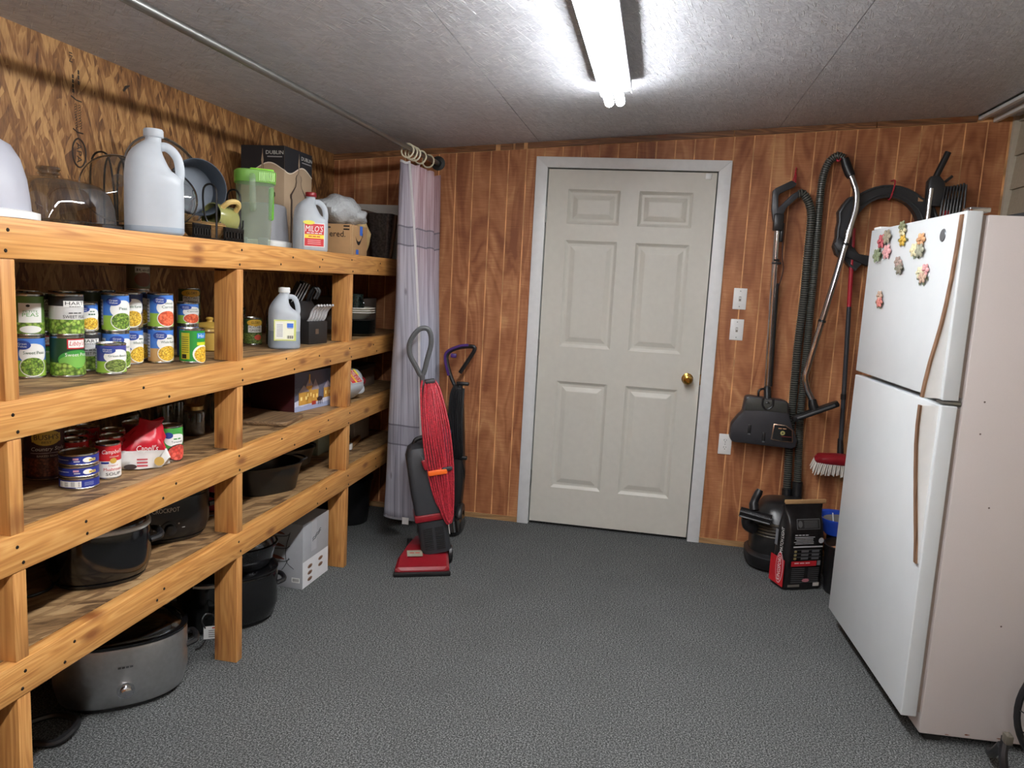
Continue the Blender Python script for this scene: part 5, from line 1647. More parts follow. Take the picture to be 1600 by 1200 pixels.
MB().tube(cat([(.080, -.05, .15), (.095, -.05, .10), (.085, -.065, .05), (.105, -.065, .006), (.06, -.13, .006)], 5), .003, BLK, 6).build('cord', t)
def roasting_pan(name, label, loc, rotz, a, bb_, h):
    t = thing(name, label, 'roasting pan', loc, rotz)
    out_ = [sel(a * .78, bb_ * .78, 3, 40, 0, 0, 0), sel(a * .84, bb_ * .84, 3, 40, 0, 0, .008), sel(a * .95, bb_ * .95, 3, 40, 0, 0, h * .8), sel(a, bb_, 3, 40, 0, 0, h - .003), sel(a * 1.03, bb_ * 1.03, 3, 40, 0, 0, h), sel(a * .97, bb_ * .97, 3, 40, 0, 0, h + .001), sel(a * .90, bb_ * .90, 3, 40, 0, 0, h * .75), sel(a * .80, bb_ * .80, 3, 40, 0, 0, .012)]
    MB().add(g_loft(out_), P('pan_black', (26, 26, 25), .32), True).build('pan_body', t)
    for s in (-1, 1):
        MB().tube(cat([(s * a * .97, -.05, h * .96), (s * (a + .03), -.035, h), (s * (a + .03), .035, h), (s * a * .97, .05, h * .96)], 5), .005, BLK, 7).build('pan_handle', t)
    return t
rp1 = roasting_pan('roasting_pan', 'deep black oval roasting pan right of the middle post', (-1.590, 2.885, Z4), R(58), .155, .118, .120)
MB().box((-.03, -.097, .040), (.012, .002, .004), K(220, 220, 220)).build('white_mark', rp1)
rp2 = roasting_pan('roasting_pan', 'second black pan leaning behind the first, towards the right post', (-1.660, 3.225, Z4 + .008), R(80), .135, .100, .085)
rp2.rotation_euler = (R(0), R(4), R(80))
rp2.location.z = Z4 + .022
t = thing('foam_roll', 'thin white-ended wrapped roll lying on the lowest shelf beyond the right post', 'roll', (-1.555, 3.72, Z4), R(100))
MB().box((.11, 0, .018), (.22, .030, .030), P('tan_roll', (170, 130, 84), .7), .006).build('wrap', t)
MB().box((-.008, 0, .018), (.03, .034, .034), WHITE_PL, .004).build('white_end', t)
for i, (x, y, w, d, h, lab, c) in enumerate(((-1.72, 3.62, .16, .20, .20, 'pale green carton in the shaded end of the lowest shelf', (150, 156, 136)), (-1.70, 3.98, .22, .22, .16, 'white drawer box in the shaded end of the lowest shelf', (176, 172, 166)), (-1.83, 3.42, .14, .14, .20, 'white carton behind the right post on the lowest shelf', (196, 194, 188)))):
    t = thing('storage_carton', lab, 'box', (x, y, Z4))
    MB().box((0, 0, h / 2), (w, d, h), P('carton_c%d' % i, c, .65), .003).build('carton_body', t)
    MB().box((0, -d / 2 - .0005, h * .55), (w * .7, .002, h * .3), K(70, 78, 76)).build('dark_panel', t)

# on the carpet under the shelves
def bd_steel(b, m_, a, h):
    b.text('~4', m_, .0, h * .72, .010, K(70, 70, 72), w=.045, k=2)
cooker('steel_slow_cooker', 'brushed steel oval slow cooker on the carpet under the left shelf', (-1.655, 2.085, 0), R(42), .200, .150, .215, BRUSHED, None, GLASS_D, CHROME, badge=bd_steel)
def bd_black(b, m_, a, h):
    g = K(206, 206, 206)
    b.ell(m_, 0, h * .62, .004, .008, g, 2)
    for q in range(9):
        aa = -2.2 + q * .28
        b.ell(m_, .030 * math.cos(aa) * -1, h * .36 - .030 * math.sin(aa) * -1, .0035, .0035, g, 2, 5)
cooker('black_slow_cooker', 'large black oval slow cooker on the carpet behind the middle post', (-1.625, 2.655, 0), R(44), .200, .150, .205, BLK_GLOSS, None, None, BLK, BLK_GLOSS, badge=bd_black)
bsc = bpy.data.objects['black_slow_cooker']
MB().tube(cat([(.202 * math.cos(a_) * 1.0, .152 * math.sin(a_), .196 + .010 * math.sin((a_ + 2.5) * 2)) for a_ in (-2.35, -2.2, -2.05, -1.9, -1.75)], 4), .008, P('pale_arc_white', (216, 212, 200), .25), 8).build('pale_arc', bsc)  # short pale arc along the front edge of the rim
t = thing('warning_tag', 'white printed warning tag hanging from the black slow cooker cord', 'tag', (-1.535, 2.425, .0))
MB().box((0, 0, .062), (.070, .001, .050), WHITE_PL, T=Matrix.Rotation(R(30), 4, 'Z')).build('paper', t)
b = MB(); m_ = plane_map((0, 0, .062), (math.cos(R(30)), math.sin(R(30)), 0), (0, 0, 1))
b.rect(m_, .010, .018, .030, .005, K(200, 60, 40), 2, 1)
for q in range(4):
    b.rect(m_, .005, .008 - .008 * q, .045, .003, K(120, 120, 120), 2, 1)
b.build('tag_print', t)
MB().tube(cat([(-.025, -.014, .08), (-.035, -.02, .11), (-.03, .0, .13), (-.012, .03, .10), (-.03, -.02, .02), (-.05, -.04, .004)], 5), .003, BLK, 6).build('cord', t)
t = thing('granite_roaster', 'speckled black enamel roaster stacked on the large black slow cooker', 'roaster', (-1.625, 2.675, .2205), R(44))
SPK = P('speckled_enamel', (26, 27, 30), .15, var=1.6, vscale=220, coat=.4)
MB().add(g_loft([sel(.155, .115, 2.4, 40, 0, 0, 0), sel(.168, .125, 2.4, 40, 0, 0, .015), sel(.182, .138, 2.4, 40, 0, 0, .085), sel(.190, .146, 2.4, 40, 0, 0, .088), sel(.190, .146, 2.4, 40, 0, 0, .094), sel(.182, .138, 2.4, 40, 0, 0, .096)]), SPK, True).build('roaster_base', t)
MB().add(g_loft([sel(.182, .138, 2.4, 40, 0, 0, .097), sel(.176, .132, 2.4, 40, 0, 0, .115), sel(.15, .11, 2.4, 40, 0, 0, .140), sel(.06, .04, 2.4, 40, 0, 0, .150)]), SPK, True).build('roaster_lid', t)
t = thing('server_carton', 'grey and white printed carton on the carpet beside the right post', 'box', (-1.465, 3.006, 0), R(-2.5))
CX, CY, CH = .235, .245, .300
CG = P('carton_grey', (166, 168, 172), .5, var=.03)
MB().box((-CX / 2, CY / 2, CH / 2), (CX, CY, CH), CG, .001).build('carton_body', t)
b = MB(); m_ = plane_map((0, CY / 2, 0), (0, 1, 0), (0, 0, 1))
b.rect(m_, 0, CH * .21, CY * .99, CH * .41, K(232, 232, 234), 1, 2)
for u, v in ((-.055, .088), (-.055, .058), (-.055, .028), (.045, .092), (.045, .062)):
    b.ell(m_, u, v, .022, .009, K(150, 120, 100), 2); b.ell(m_, u, v - .002, .014, .006, K(110, 74, 56), 3)
b.rect(m_, -.02, CH * .74, .05, .14, K(182, 184, 188), 1, 2)
for dv in (0, .010):
    b.tube([m_(-.035 + .008 * i, CH * .66 + .005 * i * .6 + .004 * math.sin(i * 1.6) + dv, 2) for i in range(11)], .0012, INKB, 4)
b.build('printed_side', t)
b = MB(); m_ = plane_map((-CX / 2, 0, 0), (1, 0, 0), (0, 0, 1))
b.rect(m_, .085, .04, .040, .022, WHT, 1, 1)
for q in range(9):
    b.rect(m_, .071 + .0035 * q, .040, .0018, .014, INKB, 2, 1)
for v, w in ((.235, .12), (.178, .12), (.118, .10)):
    b.tube(cat([m_(-.09, v + .012, 2), m_(-.03, v, 2), m_(.03, v + .004, 2), m_(.055, v + .018, 2)], 4), .0014, INKB, 4)
    b.strip(m_, [(-.08 + .012 * i, v + .012, v + .016 + .014 * math.sin(PI * i / 9)) for i in range(10)], K(120, 66, 50), 2)
b.tube(cat([m_(.055, .26, 2), m_(.035, .18, 2), m_(.04, .12, 2), m_(.075, .09, 2)], 5), .0014, INKB, 4)
b.tube(cat([m_(.05, .14, 2), m_(.03, .10, 2), m_(.015, .08, 2)], 5), .0014, INKB, 4)
b.build('printed_end', t)
t = thing('waste_bin', 'black round bin on the carpet in the dark beyond the right post', 'bin', (-1.66, 3.98, 0))
MB().lathe([(0, 0), (.105, 0), (.110, .006), (.130, .26), (.136, .264), (.126, .266), (.104, .012), (0, .01)], BLK, 36).build('bin_shell', t)
MB().lathe([(.1305, .25), (.138, .254), (.138, .266), (.130, .268)], BLK_GLOSS, 36).build('bin_rim', t)
t = thing('extension_lead', 'black power cord and plug on the carpet below the left shelf', 'cord', (-1.69, 1.83, 0))
MB().tube(cat([(-.10, .0, .012), (-.05, .06, .012), (.03, .05, .02), (.075, .0, .03), (.06, -.06, .015), (-.02, -.08, .012), (-.12, -.10, .012)], 6), .011, BLK, 8).build('cable', t)
MB().box((-.125, -.105, .014), (.06, .03, .026), BLK, .006).build('plug', t)

# ================================================================= UPRIGHT VACUUMS
def frame(o, x, z):
    """4x4 with given origin, local x and local z directions"""
    x, z = Vector(x).normalized(), Vector(z).normalized()
    y = z.cross(x).normalized()
    x = y.cross(z)
    T = Matrix.Identity(4)
    for i, c in enumerate((x, y, z)):
        T[0][i], T[1][i], T[2][i] = c
    T.translation = Vector(o)
    return T
# red upright: base on the carpet, body leaning back and to the left
t = thing('upright_vacuum', 'red and charcoal upright vacuum with a looped red cord before the curtain', 'vacuum', (-1.060, 3.46, 0), R(22))
# base (local -y is the front)
MB().add(g_loft([[(xc - w_, y0, .010), (xc + w_, y0, .010), (xc + w_, y0, h_ * .8), (xc + w_ * .90, y0, h_), (xc - w_ * .90, y0, h_), (xc - w_, y0, h_ * .8)] for y0, w_, h_, xc in ((-.150, .112, .030, 0), (-.142, .130, .044, 0), (-.05, .124, .066, .012), (.05, .104, .086, .035), (.16, .080, .092, .060))]), RED_PL, False).build('floor_head', t)
MB().box((0, -.146, .012), (.272, .03, .022), BLK, .005).build('bumper', t)
MB().prism([(-.13, -.14), (.13, -.14), (.145, .10), (-.01, .15)], .001, .012, BLK, 'z').build('sole_plate', t)
m_ = plane_map((-.030, -.045, .0725), (1, 0, 0), (0, .97, .19))
b = MB().rect(m_, 0, .005, .075, .055, K(150, 146, 130), 2, 1)
b.text('~2', m_, 0, .008, .012, K(190, 50, 30), w=.055, k=3, shear=.2)
b.build('badge', t)
for sx, sy in ((-.045, .13), (.150, .03)):
    T = Matrix.Translation((sx, sy, .045)) @ Matrix.Rotation(R(90), 4, 'Y')
    MB().lathe([(0, -.012), (.040, -.012), (.045, -.007), (.045, .007), (.040, .012), (.02, .013), (0, .010)], BLK, 28, T=T).build('wheel', t)
# motor and body along a leaning axis
AX = Vector((-.160, .045, 1.0)).normalized()
O = Vector((.078, .025, .070))
Tb = frame(O, (1, 0, .16), AX)
MB().add(g_loft([sel(.070, .068, 5, 28, 0, 0, 0), sel(.074, .072, 5, 28, 0, 0, .02), sel(.076, .073, 5, 28, 0, 0, .14), sel(.082, .078, 5, 28, 0, 0, .165)]), DGREY, True, T=Tb).build('motor_housing', t)
b = MB()
for c in (-.030, .026):
    for q in range(11):
        b.box((c, -.0745, .025 + .0105 * q), (.042, .003, .0045), BLK_MATT, T=Tb)
grill = b.build('vent_slots', t)
grill['kind'] = 'stuff'
MB().box((0, 0, .185), (.172, .160, .036), RED_PL, .008, T=Tb).build('red_collar', t)
MB().add(g_loft([sel(.080, .076, 7, 28, 0, 0, .203), sel(.086, .080, 7, 28, 0, 0, .30), sel(.088, .078, 7, 28, 0, 0, .49), sel(.080, .070, 6, 28, .008, .004, .530), sel(.050, .04, 4, 28, .01, .02, .552)]), DGREY, True, T=Tb).build('bag_housing', t)
MB().tube(cat([Tb @ Vector(p) for p in ((-.045, -.002, .530), (-.025, -.002, .566), (.03, -.002, .572), (.05, -.002, .545))], 5), .011, BLK, 8).build('carry_grip', t)
# handle
hp = [Tb @ Vector(p) for p in ((.015, .055, .45), (.026, .055, .62), (.038, .050, .78), (.047, .045, .875))]
MB().tube(hp, .014, MGREY, 10).build('handle_tube', t)
lp = [Tb @ Vector(p) for p in ((.046, .045, .870), (.020, .045, .925), (.000, .045, .985), (.010, .045, 1.045), (.060, .045, 1.098), (.105, .045, 1.092), (.112, .045, 1.03), (.082, .045, .950))]
MB().tube(cat(lp, 5, True), .0125, MGREY, 8, closed=True).build('handle_loop', t)
# cord wrapped in long loops over the two hooks
rc = random.Random(2)
for k in range(8):
    f = (k / 7 - .5) * 1.25
    zt2, zb2 = .84 + rc.uniform(-.015, .015), .16 + rc.uniform(-.01, .04)
    yb = -.086 - .004 * (k % 4)
    pts = [(.070 + .05 * f, -.03, zt2), (.055 + .05 * f, -.050 - .004 * (k % 3), zt2 - .06), (.045 + .06 * f, yb, .62), (.050 + .07 * f, yb - .004, .44), (.056 + .05 * f, yb, .28), (.072 + .02 * f, yb, zb2), (.090 + .02 * f, yb + .004, zb2 + .012), (.098 + .03 * f, yb, .30), (.095 + .06 * f, yb - .003, .47), (.095 + .06 * f, yb, .64), (.092 + .04 * f, -.050, zt2 - .05), (.080 + .03 * f, -.03, zt2)]
    MB().tube(cat([Tb @ Vector(p) for p in pts], 5), .0052, RED_CORD, 6).build('cord_loop', t)
for p, nm in (((.076, -.02, .845), 'top_hook'), ((.100, -.085, .42), 'cord_hook')):
    MB().box(p, (.05, .05, .02), DGREY, .006, T=Tb).build(nm, t)
MB().box((.052, -.106, .410), (.094, .012, .026), ORANGE, .006, T=Tb).build('orange_clip', t)
Tp = Tb @ Matrix.Translation((-.004, -.102, .455)) @ Matrix.Rotation(R(-14), 4, 'Y')
b = MB().box((0, 0, 0), (.022, .020, .05), RED_PL, .005, T=Tp)
b.build('plug', t)
MB().box((0, 0, .038), (.004, .012, .03), CHROME, T=Tp).build('plug_pin', t)
MB().box((.078, -.02, .10), (.003, .03, .05), WHITE_PL, T=Tb).build('rating_label', t)

# black and purple upright behind it
t = thing('upright_vacuum', 'black upright vacuum with purple handle leaning by the panelled wall', 'vacuum', (-1.11, 4.06, 0), R(6))
AX2 = Vector((.03, .05, 1)).normalized()
Tk = frame((0, 0, .09), (1, 0, -.03), AX2)
MB().add(g_loft([sel(.115, .13, 4, 28, 0, -.05, .006), sel(.125, .14, 4, 28, 0, -.05, .03), sel(.11, .125, 4, 28, 0, -.04, .085), sel(.07, .08, 4, 28, 0, -.01, .105)]), BLK_GLOSS, True).build('floor_head', t)
for sx in (-.085, .095):
    T = Matrix.Translation((sx, -.02, .075)) @ Matrix.Rotation(R(90), 4, 'Y')
    MB().lathe([(.035, -.018), (.070, -.018), (.076, -.010), (.076, .010), (.070, .018), (.035, .018)], BLK, 28, T=T).build('wheel', t)
    MB().lathe([(0, -.012), (.036, -.012), (.036, .012), (0, .012)], MGREY, 20, T=T).build('hub', t)
MB().add(g_loft([sel(.075, .055, 5, 24, .02, .02, .0), sel(.080, .060, 5, 24, .02, .02, .20), sel(.060, .045, 5, 24, .02, .03, .42), sel(.042, .034, 5, 24, .02, .03, .60), sel(.026, .024, 4, 24, .02, .03, .72)]), BLK, True, T=Tk).build('spine', t)
MB().add(g_loft([sel(.058, .05, 2.2, 28, -.012, -.06, .04), sel(.064, .056, 2.2, 28, -.012, -.06, .12), sel(.060, .052, 2.2, 28, -.012, -.06, .26)]), P('dust_cup_grey', (96, 98, 108), .2), True, T=Tk).build('dust_cup', t)
MB().tube(cat([Tk @ Vector(p) for p in ((-.04, -.12, .08), (.04, -.125, .09), (.048, -.125, .22), (.01, -.125, .27), (-.05, -.12, .26))], 5), .008, P('cup_frame', (150, 150, 156), .35), 7).build('cup_frame', t)
MB().tube(cat([Tk @ Vector(p) for p in ((.0, -.128, .10), (.006, -.13, .15), (.004, -.128, .20))], 4), .008, K(120, 190, 60), 7).build('green_latch', t)
MB().box((-.028, -.055, .40), (.085, .075, .17), milky('violet_bin', (140, 130, 168), .4, .3, clear=.35), .010, T=Tk).build('clear_canister', t)
MB().box((-.050, -.055, .49), (.04, .07, .03), PURPLE, .006, T=Tk).build('purple_cap', t)
hp = cat([Tk @ Vector(p) for p in ((.012, .03, .70), (-.030, .03, .78), (-.058, .03, .86), (-.052, .03, .910), (.01, .03, .945), (.085, .03, .955), (.092, .03, .930), (.055, .03, .86), (.022, .03, .80))], 5)
MB().tube(hp, .0115, BLK, 8).build('handle_loop', t)
MB().tube(cat([Tk @ Vector(p) for p in ((-.040, .021, .78), (-.066, .021, .86), (-.060, .021, .913), (.005, .021, .951), (.06, .021, .962))], 5), .008, PURPLE, 7).build('purple_grip', t)
MB().box((-.022, .03, .895), (.034, .014, .026), PURPLE, .006, T=Tk).build('trigger', t)
for k in range(9):
    u = -.022 + .0055 * k
    pts = [(u + .025, -.02, .735), (u + .010 + .002 * k, -.045 - .003 * (k % 3), .66), (u + .018 + .003 * k, -.052, .48), (u + .030 + .004 * k, -.045, .36), (u + .048, -.035, .325), (u + .058, -.045, .37), (u + .046, -.052 - .003 * (k % 2), .55), (u + .040, -.03, .72)]
    MB().tube(cat([Tk @ Vector(p) for p in pts], 5), .0042, BLK, 6).build('cord_loop', t)
for p, nm in (((.05, -.015, .745), 'top_hook'), ((.075, -.02, .325), 'low_hook')):
    MB().box(p, (.07, .03, .020), BLK, .005, T=Tk).build(nm, t)
MB().tube(cat([Tk @ Vector(p) for p in ((.08, -.02, .31), (.098, -.01, .24), (.092, 0, .17), (.078, 0, .15), (.074, 0, .22))], 5), .005, BLK, 7).build('hose_bend', t)

# ================================================================= HANGING ON THE PANELLED WALL
def W(x, z, y):
    return (x, y - D, z)
HOSE = P('hose_black', (42, 44, 42), .35)
RIB_GLINT = P('rib_glint', (118, 120, 112), .35, .2)  # lighter crest colour paints the glint of light on the black ribs
def hose(t, pts, r, pitch_, name='hose'):
    path = cat(pts, 10)
    # resample at even steps and swell every other ring
    seg = [0]
    for a, b_ in zip(path, path[1:]):
        seg.append(seg[-1] + (b_ - a).length)
    n = int(seg[-1] / (pitch_ / 4))
    out_, rad, j = [], [], 0
    for i in range(n + 1):
        s_ = seg[-1] * i / n
        while j < len(seg) - 2 and seg[j + 1] < s_:
            j += 1
        f = (s_ - seg[j]) / max(1e-9, seg[j + 1] - seg[j])
        out_.append(path[j].lerp(path[j + 1], f))
        rad.append(r * (.84, 1.0, 1.0, .84)[i % 4])
    mb = MB().tube(out_, rad, HOSE, 12)
    ri = mb._mi(RIB_GLINT)
    for k_ in range(len(mb.m) - 2):
        if (k_ // 12) % 4 == 1:
            mb.m[k_] = ri
    return mb.build(name, t)
t = thing('power_wand', 'vacuum wand with black pistol handle and wide motorised head hung on the wall', 'vacuum wand', (0, D, 0))
# pistol grip
grip = [(.577, 1.781), (.561, 1.80), (.548, 1.86), (.545, 1.955), (.556, 1.968), (.634, 2.010), (.660, 1.995), (.652, 1.978), (.585, 1.944), (.575, 1.93), (.580, 1.868), (.640, 1.938), (.672, 1.960), (.682, 1.935), (.620, 1.870), (.606, 1.830), (.606, 1.781)]
MB().prism(grip, W(0, 0, 4.205)[1], W(0, 0, 4.240)[1], P('grip_black', (52, 54, 58), .4), 'y', bev=.004).build('pistol_grip', t)
MB().box(W(.588, 1.795, 4.215), (.05, .05, .09), BLK, .010).build('wand_socket', t)
MB().box(W(.610, 1.745, 4.215), (.018, .03, .10), BLK, .006).build('switch_box', t)
MB().tube([W(.586, 1.77, 4.215), W(.597, 1.36, 4.215), W(.613, .92, 4.215)], .0165, CHROME, 16).build('chrome_tube', t)
MB().tube([W(.582, 1.60, 4.202), W(.610, 1.60, 4.202)], .006, BLK, 8).build('clamp_ring', t)
MB().tube([W(.612, 1.48, 4.222), W(.630, .93, 4.222)], .011, BLK, 10).build('cord_channel', t)
MB().box(W(.598, 1.585, 4.215), (.046, .04, .012), BLK, .003).build('clamp_collar', t)
MB().tube(cat([W(.618, 1.72, 4.215), W(.625, 1.62, 4.21), W(.636, 1.56, 4.215), W(.630, 1.50, 4.22), W(.620, 1.46, 4.222)], 5), .003, K(60, 30, 30), 6).build('wand_wire', t)
head = [(.500, .872), (.520, .880), (.700, .868), (.722, .858), (.728, .805), (.750, .740), (.785, .660), (.782, .625), (.765, .612), (.455, .622), (.438, .640), (.440, .718), (.470, .765), (.492, .790)]
HEADM = P('head_grey', (50, 50, 54), .42)
MB().prism(head, W(0, 0, 4.150)[1], W(0, 0, 4.225)[1], HEADM, 'y', bev=.010).build('motor_head', t)
MB().prism([(.505, .866), (.520, .872), (.698, .861), (.715, .852), (.719, .802), (.610, .806), (.500, .800)], W(0, 0, 4.146)[1], W(0, 0, 4.160)[1], P('head_olive', (66, 66, 62), .4), 'y', bev=.004).build('top_panel', t)
MB().tube(cat([W(.590, .875, 4.147), W(.590, .835, 4.147), W(.613, .815, 4.147), W(.640, .835, 4.147), W(.640, .870, 4.147)], 5), .006, BLK, 8).build('neck_yoke', t)
MB().tube([W(.614, .925, 4.205), W(.615, .88, 4.18), W(.615, .84, 4.158)], .019, BLK, 12).build('swivel_neck', t)
MB().tube(cat([W(.570, .868, 4.18), W(.568, .905, 4.18), W(.590, .918, 4.19), W(.612, .905, 4.20)], 5), .006, BLK, 8).build('release_loop', t)
badge = [(.655, .742), (.720, .738), (.755, .715), (.762, .648), (.700, .648), (.648, .655)]
MB().prism(badge, W(0, 0, 4.145)[1], W(0, 0, 4.152)[1], P('badge_edge', (186, 160, 140), .25, .9), 'y', bev=.001).build('badge_frame', t)
MB().prism([(.660, .737), (.718, .733), (.750, .712), (.756, .653), (.700, .653), (.655, .660)], W(0, 0, 4.1435)[1], W(0, 0, 4.150)[1], BLK_GLOSS, 'y').build('badge_window', t)
m_ = plane_map(W(.705, .695, 4.1433), (1, 0, 0), (0, 0, 1))
b = MB().ell(m_, 0, 0, .012, .012, K(150, 146, 90), 1).ell(m_, 0, 0, .004, .004, BLK, 2)
b.text('~2', m_, -.004, .024, .007, K(200, 150, 110), w=.045)
b.rect(m_, .02, -.018, .05, .003, K(120, 40, 40), 1, 1)
b.build('badge_print', t)
for (x, z) in ((.535, .700), (.612, .665)):
    MB().box(W(x, z, 4.150), (.018, .008, .050), BLK, .003).build('rocker_slot', t)
    MB().box(W(x, z - .026, 4.149), (.014, .008, .010), MGREY, .002).build('rocker', t)
MB().tube(cat([W(.660, 2.085, 4.275), W(.655, 2.045, 4.262), W(.648, 2.02, 4.25), W(.640, 1.985, 4.24), W(.655, 2.00, 4.235), W(.660, 2.05, 4.26)], 5), .004, RED_CORD, 6).build('hanging_string', t)

t = thing('suction_hose', 'ribbed black vacuum hose running down from the pistol handle', 'hose', (0, D, 0))
hose(t, [W(x, z, y) for x, z, y in ((.672, 1.945, 4.222), (.700, 1.945, 4.222), (.733, 1.895, 4.222), (.750, 1.825, 4.225), (.753, 1.63, 4.232), (.757, 1.40, 4.238), (.752, 1.16, 4.240), (.757, .887, 4.245), (.764, .608, 4.245), (.772, .36, 4.23))], .0225, .012)
MB().tube([W(.771, .375, 4.231), W(.773, .31, 4.225)], .026, BLK, 14).build('cuff', t)
t = thing('floor_wand', 'bent chrome vacuum wand with slim floor brush hung beside the hoses', 'vacuum wand', (0, D, 0))
MB().tube(cat([W(x, z, y) for x, z, y in ((.905, 2.065, 4.205), (.925, 2.02, 4.195), (.948, 1.956, 4.185), (.952, 1.880, 4.180), (.934, 1.775, 4.178), (.922, 1.700, 4.178), (.896, 1.55, 4.175), (.850, 1.31, 4.172), (.803, 1.055, 4.170), (.794, 1.000, 4.168), (.808, .940, 4.165), (.838, .885, 4.16))], 8), .0165, CHROME, 16).build('chrome_tube', t)
MB().tube([W(.880, 2.125, 4.212), W(.892, 2.09, 4.208), W(.910, 2.05, 4.203), W(.918, 2.035, 4.198)], [.021, .024, .024, .021], BLK, 14).build('wand_cuff', t)
MB().tube([W(.931, 1.765, 4.178), W(.927, 1.735, 4.178)], .0200, CHROME, 16).build('joint_ring', t)
for x, z in ((.921, 1.695), (.848, 1.297)):
    d = Vector((.19, 0, 1)).normalized() * .006
    o = Vector(W(x, z, 4.173))
    MB().tube([o - d, o + d], .0195, BLK, 14).build('clamp_collar', t)
Tt = frame(W(.856, .830, 4.155), (.905, 0, .425), (-.425, 0, .905))
MB().add(g_loft([sel(.120, .024, 6, 28, 0, 0, -.020), sel(.124, .027, 6, 28, 0, 0, -.010), sel(.120, .024, 6, 28, 0, 0, .008)]), BLK, True, T=Tt).build('brush_foot', t)
MB().box((0, -.022, -.006), (.20, .012, .012), MGREY, .004, T=Tt).build('foot_slot', t)
MB().tube([Tt @ Vector((0, 0, 0)), Tt @ Vector((0, .002, .03)), Vector(W(.838, .885, 4.16))], [.026, .024, .020], BLK, 12).build('foot_neck', t)
t = thing('vacuum_hose', 'second ribbed black hose arching high over the chrome wand', 'hose', (0, D, 0))
hose(t, [W(x, z, y) for x, z, y in ((.822, .40, 4.22), (.812, .612, 4.240), (.803, .821, 4.245), (.802, 1.096, 4.245), (.798, 1.299, 4.243), (.796, 1.565, 4.242), (.788, 1.858, 4.240), (.789, 2.02, 4.240), (.808, 2.105, 4.235), (.845, 2.140, 4.225), (.878, 2.128, 4.214))], .021, .011)
MB().tube([W(.821, .42, 4.222), W(.824, .33, 4.215)], .027, BLK, 14).build('cuff', t)
MB().tube(cat([W(.850, 2.155, 4.275), W(.858, 2.15, 4.24), W(.858, 2.12, 4.202), W(.845, 2.112, 4.205), W(.846, 2.15, 4.245)], 5), .004, RED_CORD, 6).build('hanging_string', t)
# horseshoe shaped hose hanger
t = thing('hose_hanger', 'black plastic horseshoe-shaped hose hanger hung above the refrigerator', 'hanger', (0, D, 0))
cx0, cz0 = 1.115, 1.765
outer, inner = [], []
for i in range(29):
    a = R(238 - (238 + 40) * i / 28)
    bump_ = .020 * (1 if i in (3, 4, 8, 9, 10, 20, 21, 22) else 0)
    outer.append((cx0 + (.235 + bump_) * math.cos(a), cz0 + (.238 + bump_) * math.sin(a)))
    inner.append((cx0 + .158 * math.cos(a), cz0 + .175 * math.sin(a)))
secs = []
for i in range(29):
    o_, n_ = outer[i], inner[i]
    secs.append([W(o_[0], o_[1], 4.215), W(o_[0], o_[1], 4.265), W(n_[0], n_[1], 4.265), W(n_[0], n_[1], 4.215)])
HANG = P('hanger_black', (40, 41, 44), .45)
MB().add(g_loft(secs), HANG).build('horseshoe', t)
foot = [(.872, 1.700), (.900, 1.735), (.950, 1.700), (1.000, 1.650), (1.085, 1.640), (1.090, 1.600), (1.050, 1.590), (.985, 1.615), (.935, 1.632), (.885, 1.672)]
MB().prism(foot, W(0, 0, 4.205)[1], W(0, 0, 4.262)[1], HANG, 'y', bev=.005).build('bracket_foot', t)
rim = [((o_[0] * .9 + n_[0] * .1), (o_[1] * .9 + n_[1] * .1)) for o_, n_ in zip(outer, inner)]
MB().tube([W(x, z, 4.213) for x, z in rim], .006, P('hanger_rim', (58, 60, 62), .4), 6).build('raised_rim', t)
rim = [((o_[0] * .25 + n_[0] * .75), (o_[1] * .25 + n_[1] * .75)) for o_, n_ in zip(outer, inner)]
MB().tube([W(x, z, 4.213) for x, z in rim], .005, P('hanger_rim', (58, 60, 62), .4), 6).build('raised_rim', t)
MB().box(W(1.262, 1.935, 4.213), (.024, .003, .022), K(170, 130, 90), .001, T=None).build('sticker', t)
MB().tube(cat([W(1.130, 2.03, 4.275), W(1.132, 2.02, 4.21), W(1.124, 1.96, 4.205), W(1.116, 1.93, 4.21), W(1.122, 1.94, 4.268)], 5), .004, RED_CORD, 6).build('hanging_string', t)
# scrub broom
t = thing('scrub_broom', 'long-handled scrub brush with red head and white bristles hung beside the refrigerator', 'brush', (0, D, 0))
MB().tube([W(.962, 1.78, 4.225), W(.972, 1.60, 4.225), W(.983, 1.376, 4.222)], .0115, P('red_handle', (176, 34, 52), .35), 12).build('red_handle', t)
MB().tube([W(.983, 1.378, 4.222), W(1.005, .90, 4.215), W(1.016, .60, 4.205)], .0120, P('grey_handle', (52, 54, 60), .4), 12).build('grey_handle', t)
MB().tube([W(1.003, .92, 4.2155), W(1.0045, .89, 4.2155)], .0145, BLK, 12).build('grip_joint', t)
MB().tube([W(1.011, .68, 4.21), W(1.018, .585, 4.20)], [.014, .018], BLK, 12).build('socket', t)
Th = frame(W(1.005, .570, 4.175), (1, 0, 0), (0, -.35, .94))
MB().add(g_loft([sel(.118, .034, 3.5, 32, 0, 0, -.012), sel(.122, .038, 3.5, 32, 0, 0, .0), sel(.112, .032, 3.5, 32, 0, 0, .020), sel(.05, .02, 3, 32, 0, 0, .030)]), RED_PL, True, T=Th).build('head_block', t)
b = MB()
rt = random.Random(5)
for i in range(24):
    for j in range(5):
        x = -.112 + .224 * i / 23
        y = -.030 + .060 * j / 4
        sp = Vector((x * 1.12 + rt.uniform(-.004, .004), y * 1.35 + rt.uniform(-.004, .004), -.075 + rt.uniform(-.006, .006) - .010 * (x + .11)))
        b.tube([Vector((x, y, -.010)), Vector((x, y, -.010)).lerp(sp, .5), sp], [.0042, .0046, .0035], P('white_bristle', (226, 220, 210), .7), 5, T=Th)
o = b.build('bristles', t)
o['kind'] = 'stuff'
